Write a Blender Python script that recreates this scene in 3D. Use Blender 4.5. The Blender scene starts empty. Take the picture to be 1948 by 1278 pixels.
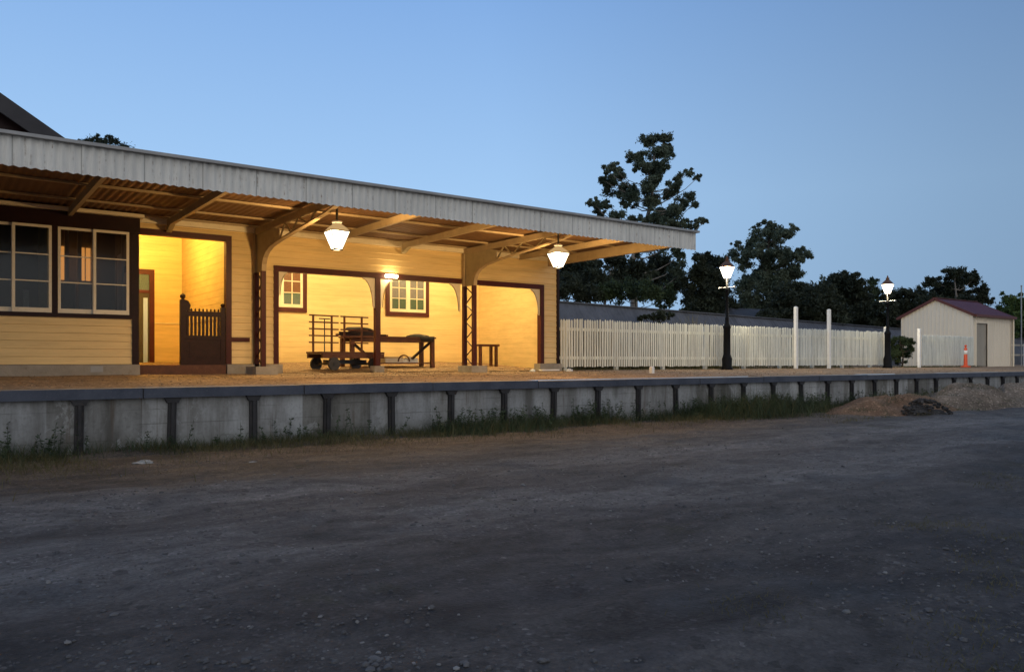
import bpy, math, random
from math import sin, cos, tan, atan, atan2, radians, pi, sqrt
from mathutils import Vector, Matrix, noise
R = random.Random(7)

# ------------------------------------------------------------------ scene, camera
sc = bpy.context.scene
col = sc.collection
F, CX, HY, VP = 1500.0, 974.0, 687.0, 3030.0      # focal length, centre, horizon, platform vanishing point (photo pixels)
EZ = 1.32                                         # eye height above the old track bed
TH = atan((VP - CX) / F)
CT, ST = cos(TH), sin(TH)
def X(px, D):                                     # x of the sight line at photo column px where it meets the plane y = D
    return D / tan(TH - atan((px - CX) / F))
def ppm(px, D):
    return F / (X(px, D) * CT + D * ST)
def Z(py, px, D):
    return EZ + (HY - py) / ppm(px, D)
def PD(px, py, d):                                # point at photo pixel and depth d
    u = (px - CX) / F
    return Vector((d * (CT + u * ST), d * (ST - u * CT), EZ + (HY - py) / F * d))

cam = bpy.data.cameras.new("camera")
cam.sensor_width = 36; cam.lens = F / 1948 * 36
cam.shift_y = 48.0 / 1948
cam.clip_end = 3000; cam.clip_start = 0.05
co = bpy.data.objects.new("camera", cam); col.objects.link(co)
co.location = (0, 0, EZ); co.rotation_euler = (pi / 2, 0, -(pi / 2 - TH))
sc.camera = co

W = 17.7          # plane of the station's front wall
E = 12.2          # platform edge
FD = 12.5         # canopy fascia
BK = 21.6         # back walls of the recesses
ZW = EZ - .274    # platform level at the wall
ZE = EZ - .382    # platform level at the edge
ZF = EZ - .065    # top of plinth

# ------------------------------------------------------------------ materials
def new_mat(name):
    m = bpy.data.materials.new(name); m.use_nodes = True
    nt = m.node_tree; b = nt.nodes["Principled BSDF"]
    return m, nt, b
def N(nt, t, **kw):
    n = nt.nodes.new(t)
    for k, v in kw.items():
        setattr(n, k, v)
    return n
def pos(nt, scale=(1, 1, 1)):
    g = N(nt, 'ShaderNodeNewGeometry'); mp = N(nt, 'ShaderNodeMapping')
    mp.inputs['Scale'].default_value = scale
    nt.links.new(g.outputs['Position'], mp.inputs['Vector'])
    return mp.outputs[0]
def noi(nt, vec, scale, detail=4, rough=.6, dist=0):
    n = N(nt, 'ShaderNodeTexNoise'); n.inputs['Scale'].default_value = scale
    n.inputs['Detail'].default_value = detail; n.inputs['Roughness'].default_value = rough
    n.inputs['Distortion'].default_value = dist
    nt.links.new(vec, n.inputs['Vector']); return n.outputs['Fac']
def ramp(nt, fac, stops):
    r = N(nt, 'ShaderNodeValToRGB'); e = r.color_ramp.elements
    while len(e) < len(stops): e.new(.5)
    for i, (p, c) in enumerate(stops):
        e[i].position = p
        e[i].color = (c, c, c, 1) if isinstance(c, (int, float)) else (*c, 1)
    nt.links.new(fac, r.inputs[0]); return r.outputs[0]
def mix(nt, fac, a, b, mode='MIX'):
    m = N(nt, 'ShaderNodeMix', data_type='RGBA', blend_type=mode)
    for s, v in ((m.inputs[0], fac), (m.inputs[6], a), (m.inputs[7], b)):
        if isinstance(v, (int, float)): s.default_value = v
        elif isinstance(v, tuple): s.default_value = (*v, 1)
        else: nt.links.new(v, s)
    return m.outputs[2]
def bump(nt, b, h, strength=.3, dist=.02):
    bp = N(nt, 'ShaderNodeBump'); bp.inputs['Strength'].default_value = strength
    bp.inputs['Distance'].default_value = dist
    nt.links.new(h, bp.inputs['Height']); nt.links.new(bp.outputs[0], b.inputs['Normal'])
def paint(name, c, rough=.55, var=.25, scale=3.0, streak=(1, 1, 1), dirt=None, bs=.08, metal=0.0, fine=40, spec=.35):
    m, nt, b = new_mat(name)
    p = pos(nt, streak)
    lo = tuple(x * (1 - var) for x in c); hi = tuple(min(1, x * (1 + var * .5)) for x in c)
    f = noi(nt, p, scale, 6, .65)
    colr = mix(nt, ramp(nt, f, [(.3, 0), (.7, 1)]), lo, hi)
    if dirt:
        d = noi(nt, p, scale * 3.1, 5, .7)
        colr = mix(nt, ramp(nt, d, [(.56, 0), (.74, .75)]), colr, dirt)
    nt.links.new(colr, b.inputs['Base Color'])
    b.inputs['Roughness'].default_value = rough; b.inputs['Metallic'].default_value = metal
    b.inputs['Specular IOR Level'].default_value = spec
    if bs: bump(nt, b, noi(nt, pos(nt), fine, 3), bs)
    return m
def lamp_mat(name, c, s):
    m, nt, b = new_mat(name)
    e = N(nt, 'ShaderNodeEmission'); e.inputs[0].default_value = (*c, 1); e.inputs[1].default_value = s
    f = N(nt, 'ShaderNodeLayerWeight'); f.inputs[0].default_value = .35
    nt.links.new(e.outputs[0], nt.nodes['Material Output'].inputs[0]); return m

CREAM = paint('cream_board_paint', (.74, .54, .25), .5, .16, 1.6, (.5, 1, 5), (.58, .40, .18), .05)
CREAMTRIM = paint('cream_trim_paint', (.74, .64, .45), .45, .08, 4, dirt=(.5, .4, .26))
PALE = paint('pale_sash_paint', (.74, .68, .55), .45, .08, 4, dirt=(.55, .48, .36))
BROWN = paint('maroon_trim_paint', (.065, .013, .009), .45, .25, 6, dirt=(.04, .012, .01), spec=.22)
DKBROWN = paint('dark_brown_paint', (.020, .007, .006), .45, .3, 6, spec=.2)
GATEM = paint('dark_gate_timber', (.028, .009, .006), .5, .35, 9, dirt=(.05, .018, .01), spec=.2)
TIMBER = paint('old_red_timber', (.10, .036, .018), .6, .35, 7, dirt=(.15, .07, .035))
IRON = paint('black_iron', (.02, .02, .022), .45, .4, 8, dirt=(.06, .035, .02), spec=.5)
BLACKP = paint('gloss_black_post', (.006, .006, .007), .5, .3, 6, spec=.12)
COPPER = paint('lantern_hood_copper', (.16, .075, .035), .4, .3, 10, metal=.3)
WHITE = paint('white_fence_paint', (.80, .79, .68), .55, .28, 7.5, (1.6, .2, .12), (.50, .48, .38), .04)
WHITEP = paint('white_post_paint', (.82, .81, .78), .5, .08, 3, dirt=(.6, .58, .52))
PLINTH = paint('grey_plinth_concrete', (.30, .27, .23), .9, .25, 3, dirt=(.19, .15, .11), bs=.3)
STEEL = paint('rusty_rail_post', (.030, .029, .031), .7, .45, 5, (1, 1, .6), (.075, .055, .045), .2)
RAFTER = paint('cream_rafter_paint', (.38, .28, .16), .6, .18, 3, dirt=(.24, .16, .085))
OLIVE = paint('drab_bracket_paint', (.34, .27, .15), .5, .2, 4, dirt=(.2, .13, .07))
RUSTIRON = paint('ceiling_iron', (.18, .095, .043), .7, .3, 1.2, (1, .3, 1), (.11, .058, .028), .15)
SHEDW = paint('cream_shed_steel', (.78, .69, .55), .45, .06, 1.5, (1, 1, .4), None, .02)
SHEDR = paint('maroon_shed_roof', (.10, .035, .045), .4, .15, 2)
SHEDT = paint('shed_trim', (.12, .035, .025), .45, .15, 2)
GREYD = paint('grey_door_steel', (.34, .31, .26), .5, .08, 2)
ORANGE = paint('orange_plastic', (.75, .10, .03), .4, .12, 6)
REFL = paint('white_band', (.85, .82, .78), .35, .05, 6)
DKROOF = paint('dark_slate_roof', (.045, .042, .045), .7, .3, 2)
STUCCO = paint('gable_stucco', (.28, .24, .18), .9, .15, 3)
SHEETR = paint('grey_shed_iron', (.085, .092, .115), .6, .4, 1.6, (1, 1, .3), (.045, .045, .05), .05)
GALV = paint('old_galvanised', (.33, .33, .33), .5, .2, 2, metal=.2)
BARK = paint('pale_gum_bark', (.24, .21, .18), .85, .3, 1.5, (1, 1, .3), (.12, .09, .07), .2)
DBARK = paint('dark_bark', (.06, .045, .035), .9, .3, 1.5, (1, 1, .3), None, .2)
DARKCLOTH = paint('black_cover', (.022, .022, .02), .7, .3, 5)
CARD = paint('cardboard', (.42, .32, .2), .8, .2, 5)
TINW = paint('paint_tin', (.55, .5, .42), .4, .15, 8)
LITTER = paint('white_scrap', (.7, .7, .68), .7, .2, 12)
SCRAP = paint('dirty_paper', (.30, .30, .29), .8, .3, 12)
ROOM = paint('room_wall', (.34, .31, .27), .8, .15, 2)
INDARK = paint('room_dark', (.07, .06, .05), .9, .2, 2)
STONE1 = paint('stones', (.10, .098, .10), .85, .55, 4.0, bs=0)
STONE2 = paint('pale_stones', (.20, .195, .19), .85, .5, 4.0, bs=0)
def lit_glass(name, c, e, t):
    m = lamp_mat(name, c, e); nt = m.node_tree
    out = nt.nodes['Material Output']; em = out.inputs[0].links[0].from_node
    tr = N(nt, 'ShaderNodeBsdfTransparent'); ms = N(nt, 'ShaderNodeMixShader'); ms.inputs[0].default_value = t
    nt.links.new(em.outputs[0], ms.inputs[1]); nt.links.new(tr.outputs[0], ms.inputs[2]); nt.links.new(ms.outputs[0], out.inputs[0]); return m
LANT = lit_glass('lit_lantern_glass', (1, .82, .55), 9, .5)
LANT2 = lit_glass('lit_street_glass', (1, .9, .74), 9, .5)
HOODG = lit_glass('lantern_hood_glass', (1, .62, .26), .55, .15)
def bulb(root, c, w, colr):
    l = bpy.data.lights.new('bulb', 'POINT'); l.energy = w; l.color = colr; l.shadow_soft_size = .05
    o = bpy.data.objects.new('bulb_light', l); col.objects.link(o); o.parent = root; o.location = Vector(c) - root.location
TUBE = lamp_mat('lit_tube', (1, .74, .36), 22)
AMBER = lamp_mat('amber_reflection_glow', (1, .36, .07), 1.5)  # glow standing in for amber reflections in the bay glass

# painted corrugated valance: whitewash with rust runs and sheet laps
def fascia_mat():
    m, nt, b = new_mat('weathered_white_iron')
    p = pos(nt, (1, 1, .12))
    s = noi(nt, p, 22, 5, .7)
    p2 = pos(nt)
    big = noi(nt, p2, 1.1, 4)
    c = mix(nt, ramp(nt, s, [(.32, 0), (.62, 1)]), (.64, .63, .59), (.80, .785, .73))
    c = mix(nt, ramp(nt, big, [(.35, 0), (.7, .45)]), c, (.46, .45, .42))
    g = N(nt, 'ShaderNodeSeparateXYZ'); ge = N(nt, 'ShaderNodeNewGeometry')
    nt.links.new(ge.outputs['Position'], g.inputs[0])
    run = noi(nt, pos(nt, (1, 1, .05)), 26, 2)
    sp = noi(nt, p2, 14, 3)
    mm = N(nt, 'ShaderNodeMath', operation='MULTIPLY')
    nt.links.new(ramp(nt, run, [(.58, 0), (.68, 1)]), mm.inputs[0]); nt.links.new(ramp(nt, sp, [(.45, 0), (.65, .8)]), mm.inputs[1])
    c = mix(nt, mm.outputs[0], c, (.20, .13, .08))
    mod = N(nt, 'ShaderNodeMath', operation='PINGPONG'); mod.inputs[1].default_value = .41
    nt.links.new(g.outputs[0], mod.inputs[0])
    lap = N(nt, 'ShaderNodeMath', operation='LESS_THAN'); lap.inputs[1].default_value = .008
    nt.links.new(mod.outputs[0], lap.inputs[0])
    c = mix(nt, lap.outputs[0], c, (.38, .37, .34))
    nt.links.new(c, b.inputs['Base Color']); b.inputs['Roughness'].default_value = .6
    return m
FASCIA = fascia_mat()

def concrete_mat():
    m, nt, b = new_mat('stained_concrete')
    p = pos(nt)
    n1 = noi(nt, p, .9, 6, .65); n2 = noi(nt, pos(nt, (1, 1, .15)), 2.2, 5, .7); n3 = noi(nt, p, 22, 4)
    c = mix(nt, ramp(nt, n1, [(.3, 0), (.7, 1)]), (.21, .21, .205), (.37, .38, .385))
    c = mix(nt, ramp(nt, n2, [(.42, 0), (.68, .85)]), c, (.085, .08, .07))
    c = mix(nt, ramp(nt, n3, [(.5, 0), (.75, .4)]), c, (.10, .095, .09))
    g = N(nt, 'ShaderNodeSeparateXYZ'); ge = N(nt, 'ShaderNodeNewGeometry')
    nt.links.new(ge.outputs['Position'], g.inputs[0])
    ad = N(nt, 'ShaderNodeMath', operation='MULTIPLY_ADD'); ad.inputs[1].default_value = .5; nt.links.new(n2, ad.inputs[0]); nt.links.new(g.outputs[2], ad.inputs[2])
    moss = ramp(nt, ad.outputs[0], [(.22, .75), (.55, 0)])
    c = mix(nt, moss, c, (.075, .08, .05))
    # board marks of the formwork
    pp = N(nt, 'ShaderNodeMath', operation='PINGPONG'); pp.inputs[1].default_value = .105; nt.links.new(g.outputs[2], pp.inputs[0])
    ln = ramp(nt, pp.outputs[0], [(.0, 1), (.012, 0)])
    brk = ramp(nt, noi(nt, pos(nt, (.6, 1, 3)), 2.5, 3), [(.42, 0), (.6, .6)])
    mm = N(nt, 'ShaderNodeMath', operation='MULTIPLY'); nt.links.new(ln, mm.inputs[0]); nt.links.new(brk, mm.inputs[1])
    c = mix(nt, mm.outputs[0], c, (.06, .057, .05))
    fl = N(nt, 'ShaderNodeMath', operation='FLOOR'); dv = N(nt, 'ShaderNodeMath', operation='DIVIDE'); dv.inputs[1].default_value = 1.187
    nt.links.new(g.outputs[0], dv.inputs[0]); nt.links.new(dv.outputs[0], fl.inputs[0])
    wn = N(nt, 'ShaderNodeTexWhiteNoise', noise_dimensions='1D'); nt.links.new(fl.outputs[0], wn.inputs['W'])
    c = mix(nt, 1.0, c, ramp(nt, wn.outputs['Value'], [(0, (.62, .60, .56)), (.5, (.95, .96, .98)), (1, (1.25, 1.25, 1.25))]), 'MULTIPLY')
    pat = ramp(nt, noi(nt, pos(nt, (1, 1, .8)), 1.7, 6, .75, 1.0), [(.56, 0), (.60, .55)])
    c = mix(nt, pat, c, (.33, .34, .345))
    ru = ramp(nt, noi(nt, pos(nt, (1, 1, .06)), 11, 3, .6), [(.60, 0), (.72, .6)])
    c = mix(nt, ru, c, (.10, .075, .055))
    nt.links.new(c, b.inputs['Base Color']); b.inputs['Roughness'].default_value = .9
    bump(nt, b, n3, .35, .02)
    return m
CONC = concrete_mat()
def coping_mat():
    m, nt, b = new_mat('bluestone_coping')
    p = pos(nt)
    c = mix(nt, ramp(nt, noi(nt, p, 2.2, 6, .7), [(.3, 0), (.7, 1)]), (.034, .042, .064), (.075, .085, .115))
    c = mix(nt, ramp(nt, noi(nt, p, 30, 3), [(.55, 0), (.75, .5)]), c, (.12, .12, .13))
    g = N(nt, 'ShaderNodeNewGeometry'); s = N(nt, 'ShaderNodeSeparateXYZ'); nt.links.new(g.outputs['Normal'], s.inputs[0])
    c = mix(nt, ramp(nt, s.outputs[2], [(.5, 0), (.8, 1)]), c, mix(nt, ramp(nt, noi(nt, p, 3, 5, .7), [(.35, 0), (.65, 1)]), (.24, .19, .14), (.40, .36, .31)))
    sx = N(nt, 'ShaderNodeSeparateXYZ'); nt.links.new(g.outputs['Position'], sx.inputs[0])
    pp = N(nt, 'ShaderNodeMath', operation='PINGPONG'); pp.inputs[1].default_value = 1.185; nt.links.new(sx.outputs[0], pp.inputs[0])
    lt = N(nt, 'ShaderNodeMath', operation='LESS_THAN'); lt.inputs[1].default_value = .008; nt.links.new(pp.outputs[0], lt.inputs[0])
    c = mix(nt, lt.outputs[0], c, (.03, .03, .035))
    nt.links.new(c, b.inputs['Base Color']); b.inputs['Roughness'].default_value = .75
    bump(nt, b, noi(nt, p, 25, 4), .3, .01); return m
COPING = coping_mat()

def ground_mat():
    m, nt, b = new_mat('old_track_bed')
    p = pos(nt)
    big = noi(nt, pos(nt, (.35, 1, 1)), .55, 6, .6, .4)
    mid = noi(nt, pos(nt, (.6, 1, 1)), 2.4, 6, .65)
    fine = noi(nt, p, 38, 5, .75)
    v = N(nt, 'ShaderNodeTexVoronoi'); v.inputs['Scale'].default_value = 42; v.inputs['Randomness'].default_value = 1; nt.links.new(p, v.inputs['Vector'])
    v2 = N(nt, 'ShaderNodeTexVoronoi'); v2.inputs['Scale'].default_value = 17; nt.links.new(p, v2.inputs['Vector'])
    c = mix(nt, ramp(nt, big, [(.34, 0), (.64, 1)]), (.044, .042, .045), (.098, .091, .088))
    c = mix(nt, ramp(nt, mid, [(.42, 0), (.68, .7)]), c, (.125, .115, .108))
    c = mix(nt, ramp(nt, noi(nt, pos(nt, (.5, 1, 1)), .9, 5), [(.52, 0), (.7, .6)]), c, (.043, .045, .052))
    sep = N(nt, 'ShaderNodeSeparateXYZ'); nt.links.new(p, sep.inputs[0])
    ty = N(nt, 'ShaderNodeMath', operation='MULTIPLY_ADD'); ty.inputs[1].default_value = 2.6
    nt.links.new(noi(nt, pos(nt, (.22, .8, 1)), .8, 5, .6), ty.inputs[0]); nt.links.new(sep.outputs[1], ty.inputs[2])
    sc_ = N(nt, 'ShaderNodeMath', operation='MULTIPLY'); sc_.inputs[1].default_value = 1 / 14; nt.links.new(ty.outputs[0], sc_.inputs[0])
    tr = ramp(nt, sc_.outputs[0], [(.42, 0), (.50, .95), (.56, .55), (.60, .35), (.65, 1.0), (.71, .6), (.77, .1)])
    dust = mix(nt, ramp(nt, noi(nt, pos(nt, (.3, 1, 1)), 5, 5, .7), [(.35, 0), (.65, 1)]), (.128, .125, .126), (.20, .193, .19))
    c = mix(nt, tr, c, dust)
    blue = ramp(nt, noi(nt, pos(nt), .55, 3), [(.55, 0), (.68, .6)])
    c = mix(nt, blue, c, (.050, .062, .075))
    # brown soil towards the platform wall
    jit = N(nt, 'ShaderNodeMath', operation='MULTIPLY_ADD'); jit.inputs[1].default_value = 4.2; nt.links.new(mid, jit.inputs[0]); nt.links.new(sep.outputs[1], jit.inputs[2])
    mr = N(nt, 'ShaderNodeMapRange'); mr.inputs[1].default_value = 11.2; mr.inputs[2].default_value = 12.9; nt.links.new(jit.outputs[0], mr.inputs[0])
    soil = mix(nt, ramp(nt, fine, [(.35, 0), (.65, 1)]), (.10, .076, .055), (.18, .14, .105))
    c = mix(nt, mr.outputs[0], c, soil)
    # olive weed film
    ol = ramp(nt, noi(nt, pos(nt), .75, 5, .7), [(.61, 0), (.70, .55)])
    c = mix(nt, ol, c, (.055, .056, .027))
    cv = N(nt, 'ShaderNodeSeparateColor'); nt.links.new(v.outputs['Color'], cv.inputs[0])
    clod = noi(nt, pos(nt, (.7, 1, 1)), 9, 6, .72)
    c = mix(nt, 1.0, c, ramp(nt, clod, [(.30, .74), (.5, 1.0), (.72, 1.24)]), 'MULTIPLY')
    blot = noi(nt, pos(nt, (.5, 1, 1)), 1.3, 5, .7, 1.2)
    c = mix(nt, 1.0, c, ramp(nt, blot, [(.36, .62), (.52, 1.0), (.66, 1.22)]), 'MULTIPLY')
    msk = ramp(nt, noi(nt, pos(nt), 1.9, 5, .7), [(.44, .10), (.66, .75)])
    c = mix(nt, msk, c, mix(nt, 1.0, c, ramp(nt, cv.outputs[0], [(0, .45), (.8, 1.0), (.95, 1.2), (.975, 2.2), (1, 2.8)]), 'MULTIPLY'))
    c = mix(nt, ramp(nt, fine, [(.35, .5), (.6, 0)]), c, (.03, .03, .033))
    cv2 = N(nt, 'ShaderNodeSeparateColor'); nt.links.new(v2.outputs['Color'], cv2.inputs[0])
    c = mix(nt, ramp(nt, cv2.outputs[1], [(.975, 0), (.985, .5)]), c, (.022, .022, .024))
    nt.links.new(c, b.inputs['Base Color']); b.inputs['Roughness'].default_value = .9
    b.inputs['Specular IOR Level'].default_value = .25
    h = N(nt, 'ShaderNodeMath', operation='MULTIPLY_ADD'); h.inputs[1].default_value = .6
    nt.links.new(v.outputs['Distance'], h.inputs[0]); nt.links.new(fine, h.inputs[2])
    bump(nt, b, h.outputs[0], .8, .025)
    return m
GROUND = ground_mat()
def dirt_mat(name, a, bb, cc):
    m, nt, b = new_mat(name)
    p = pos(nt)
    f = noi(nt, p, 30, 5, .75)
    c = mix(nt, ramp(nt, noi(nt, pos(nt, (.5, 1, 1)), 1.6, 6, .65), [(.35, 0), (.65, 1)]), a, bb)
    c = mix(nt, ramp(nt, noi(nt, p, 6, 5, .7), [(.5, 0), (.7, .8)]), c, cc)
    c = mix(nt, ramp(nt, f, [(.35, .65), (.55, 0)]), c, tuple(x * .3 for x in a))
    v = N(nt, 'ShaderNodeTexVoronoi'); v.inputs['Scale'].default_value = 26; nt.links.new(p, v.inputs['Vector'])
    cv = N(nt, 'ShaderNodeSeparateColor'); nt.links.new(v.outputs['Color'], cv.inputs[0])
    c = mix(nt, ramp(nt, cv.outputs[0], [(.88, 0), (.92, .5)]), c, tuple(min(1, x * 1.9) for x in bb))
    nt.links.new(c, b.inputs['Base Color']); b.inputs['Roughness'].default_value = .95
    b.inputs['Specular IOR Level'].default_value = .15
    bump(nt, b, f, .9, .03); return m
PDIRT = dirt_mat('platform_dirt', (.25, .165, .10), (.40, .28, .18), (.16, .105, .06))
HEAP = dirt_mat('heap_dirt', (.14, .108, .08), (.27, .215, .165), (.09, .08, .055))
HEAPB = dirt_mat('heap_red_dirt', (.15, .09, .055), (.24, .15, .095), (.085, .075, .045))
RUBB = dirt_mat('dark_rubble', (.03, .028, .028), (.07, .066, .062), (.02, .02, .02))

def leaf_mat(name, a, bb):
    m, nt, b = new_mat(name)
    p = pos(nt)
    c = mix(nt, ramp(nt, noi(nt, p, .8, 4), [(.35, 0), (.65, 1)]), a, bb)
    nt.links.new(c, b.inputs['Base Color']); b.inputs['Roughness'].default_value = .6
    b.inputs['Specular IOR Level'].default_value = .25
    tr = N(nt, 'ShaderNodeBsdfTranslucent'); nt.links.new(c, tr.inputs[0])
    ms = N(nt, 'ShaderNodeMixShader'); ms.inputs[0].default_value = .25
    nt.links.new(b.outputs[0], ms.inputs[1]); nt.links.new(tr.outputs[0], ms.inputs[2])
    nt.links.new(ms.outputs[0], nt.nodes['Material Output'].inputs[0]); return m
GUMLEAF = leaf_mat('gum_leaves', (.055, .08, .055), (.14, .17, .115))
DARKLEAF = leaf_mat('dark_leaves', (.020, .027, .017), (.048, .058, .034))
GREENLEAF = leaf_mat('green_leaves', (.045, .075, .02), (.09, .13, .035))
BUSHLEAF = leaf_mat('bush_leaves', (.02, .035, .015), (.06, .085, .035))
GRASSM = leaf_mat('dry_grass', (.07, .07, .03), (.13, .115, .055))
WEEDM = leaf_mat('green_weeds', (.032, .052, .028), (.07, .095, .045))

def glass_mat(name, tint, gloss=.25, rough=.12, tr=.75):
    m, nt, b = new_mat(name)
    t = N(nt, 'ShaderNodeBsdfTransparent'); t.inputs[0].default_value = (*[x * tr for x in tint], 1)
    g = N(nt, 'ShaderNodeBsdfGlossy'); g.inputs['Roughness'].default_value = rough; g.inputs[0].default_value = (.9, .9, .9, 1)
    fr = N(nt, 'ShaderNodeFresnel'); fr.inputs[0].default_value = 1.36
    wob = noi(nt, pos(nt), 3, 2)
    bp = N(nt, 'ShaderNodeBump'); bp.inputs['Strength'].default_value = .12; bp.inputs['Distance'].default_value = .02
    nt.links.new(wob, bp.inputs['Height']); nt.links.new(bp.outputs[0], g.inputs['Normal'])
    ms = N(nt, 'ShaderNodeMixShader'); nt.links.new(fr.outputs[0], ms.inputs[0])
    nt.links.new(t.outputs[0], ms.inputs[1]); nt.links.new(g.outputs[0], ms.inputs[2])
    nt.links.new(ms.outputs[0], nt.nodes['Material Output'].inputs[0]); return m
GLASS = glass_mat('window_glass', (.8, .85, .9))
def obscure(name, c):
    m, nt, b = new_mat(name)
    p = pos(nt)
    f = noi(nt, p, 28, 3)
    nt.links.new(mix(nt, f, tuple(x * .5 for x in c), tuple(min(1, x * 1.4) for x in c)), b.inputs['Base Color'])
    b.inputs['Roughness'].default_value = .25; b.inputs['Specular IOR Level'].default_value = .5
    bump(nt, b, f, .4, .01); return m
GREENGL = obscure('green_obscure_glass', (.05, .085, .06))
GREYGL = obscure('grey_obscure_glass', (.16, .15, .16))
REDGL = obscure('red_obscure_glass', (.16, .07, .035))
BLUESTRIP = paint('painted_daylight_reflection', (.42, .55, .95), .5, .08, 3)  # blue-white colour painted in for daylight reflected at the passage door

# ------------------------------------------------------------------ mesh builder
class MB:
    def __init__(s): s.v = []; s.f = []
    def add(s, vs, fs):
        o = len(s.v); s.v += [tuple(v) for v in vs]; s.f += [tuple(i + o for i in f) for f in fs]; return s
    def box(s, x0, x1, y0, y1, z0, z1):
        return s.add([(x, y, z) for z in (z0, z1) for x, y in ((x0, y0), (x1, y0), (x1, y1), (x0, y1))],
                     [(3, 2, 1, 0), (4, 5, 6, 7), (0, 1, 5, 4), (1, 2, 6, 5), (2, 3, 7, 6), (3, 0, 4, 7)])
    def bar(s, p, q, w, h, up=(0, 0, 1)):
        p, q = Vector(p), Vector(q); d = (q - p).normalized(); u = Vector(up)
        if abs(d.dot(u)) > .98: u = Vector((0, 1, 0))
        sd = d.cross(u).normalized(); u = sd.cross(d).normalized()
        vs = [c + sd * (a * w / 2) + u * (b * h / 2) for c in (p, q) for a, b in ((-1, -1), (1, -1), (1, 1), (-1, 1))]
        return s.add(vs, [(3, 2, 1, 0), (4, 5, 6, 7), (0, 1, 5, 4), (1, 2, 6, 5), (2, 3, 7, 6), (3, 0, 4, 7)])
    def tube(s, p, q, r0, r1=None, n=10, caps=True):
        r1 = r0 if r1 is None else r1
        p, q = Vector(p), Vector(q); d = (q - p).normalized()
        u = Vector((0, 0, 1)) if abs(d.z) < .9 else Vector((1, 0, 0))
        a = d.cross(u).normalized(); b = a.cross(d)
        vs = []
        for c, r in ((p, r0), (q, r1)):
            for i in range(n):
                t = 2 * pi * i / n; vs.append(c + a * (r * cos(t)) + b * (r * sin(t)))
        fs = [(i, i + n, (i + 1) % n + n, (i + 1) % n) for i in range(n)]
        if caps: fs += [tuple(range(n)), tuple(reversed(range(n, 2 * n)))]
        return s.add(vs, fs)
    def lathe(s, c, prof, n=12, axis='z', a0=0):
        c = Vector(c); vs = []
        for r, h in prof:
            for i in range(n):
                t = 2 * pi * i / n + a0
                if axis == 'z': vs.append(c + Vector((r * cos(t), r * sin(t), h)))
                else: vs.append(c + Vector((r * cos(t), h, r * sin(t))))
        fs = []
        for k in range(len(prof) - 1):
            for i in range(n):
                j = (i + 1) % n; q = (k * n + i, k * n + j, (k + 1) * n + j, (k + 1) * n + i)
                fs.append(q if axis == 'z' else q[::-1])
        b0 = tuple(range(n)); b1 = tuple(range((len(prof) - 1) * n, len(prof) * n))
        fs += [b0[::-1], b1] if axis == 'z' else [b0, b1[::-1]]
        return s.add(vs, fs)
    def prism(s, pts, d):
        d = Vector(d); n = len(pts); pts = [Vector(p) for p in pts]
        vs = pts + [p + d for p in pts]
        fs = [tuple(range(n)), tuple(reversed(range(n, 2 * n)))] + [(i, i + n, (i + 1) % n + n, (i + 1) % n) for i in range(n)]
        return s.add(vs, fs)
    def build(s, name, m, parent=None, smooth=False, loc=None):
        me = bpy.data.meshes.new(name)
        off = Vector((0, 0, 0)); p = parent
        while p is not None: off += p.location; p = p.parent
        L = Vector(loc) if loc is not None else Vector((0, 0, 0))
        me.from_pydata([tuple(Vector(v) - off - L) for v in s.v], [], s.f)
        me.materials.append(m); me.validate(); me.update()
        o = bpy.data.objects.new(name, me); o.parent = parent; o.location = L
        col.objects.link(o)
        if smooth:
            for pl in me.polygons: pl.use_smooth = True
        return o
def fix_normals(o):
    import bmesh
    bm = bmesh.new(); bm.from_mesh(o.data); bmesh.ops.recalc_face_normals(bm, faces=bm.faces); bm.to_mesh(o.data); bm.free()
def tag(o, label=None, cat=None, group=None, kind=None):
    for k, v in (('label', label), ('category', cat), ('group', group), ('kind', kind)):
        if v: o[k] = v
    return o
def thing(name, loc, label, cat, group=None):
    o = bpy.data.objects.new(name, None); col.objects.link(o); o.location = loc; o.empty_display_size = .2
    return tag(o, label, cat, group)
def copy_tree(o, parent=None):
    c = o.copy(); col.objects.link(c); c.parent = parent
    for ch in list(o.children): copy_tree(ch, c)
    return c

# boarded wall in the plane through o along unit u, outward normal n
def boards(mb, o, u, n, L, z0, z1, pitch=.152, lip=.02, base=None, back=.10):
    o, u, n = Vector(o), Vector(u), Vector(n)
    base = ZF if base is None else base
    k = math.floor((z0 - base) / pitch)
    def at(s, z, out): return Vector((o.x + u.x * s + n.x * out, o.y + u.y * s + n.y * out, z))
    while base + k * pitch < z1 - 1e-5:
        a, t = base + k * pitch, base + (k + 1) * pitch
        za, zt = max(a, z0), min(t, z1)
        oa = lip * (1 - (za - a) / pitch); ot = lip * (1 - (zt - a) / pitch)
        g = .006
        vs = [at(0, za + g, oa), at(L, za + g, oa), at(L, zt, ot), at(0, zt, ot), at(0, za, 0), at(L, za, 0),
              at(0, za, -.0), at(L, za, -.0)]
        fs = [(0, 1, 2, 3), (4, 5, 1, 0), (4, 0, 3), (1, 5, 2)]
        mb.add(vs, fs); k += 1
    b = -back
    vs = [at(s, z, e) for e in (-.004, b) for s, z in ((0, z0), (L, z0), (L, z1), (0, z1))]
    mb.add(vs, [(0, 1, 2, 3), (7, 6, 5, 4), (0, 4, 5, 1), (1, 5, 6, 2), (2, 6, 7, 3), (3, 7, 4, 0)])

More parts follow.
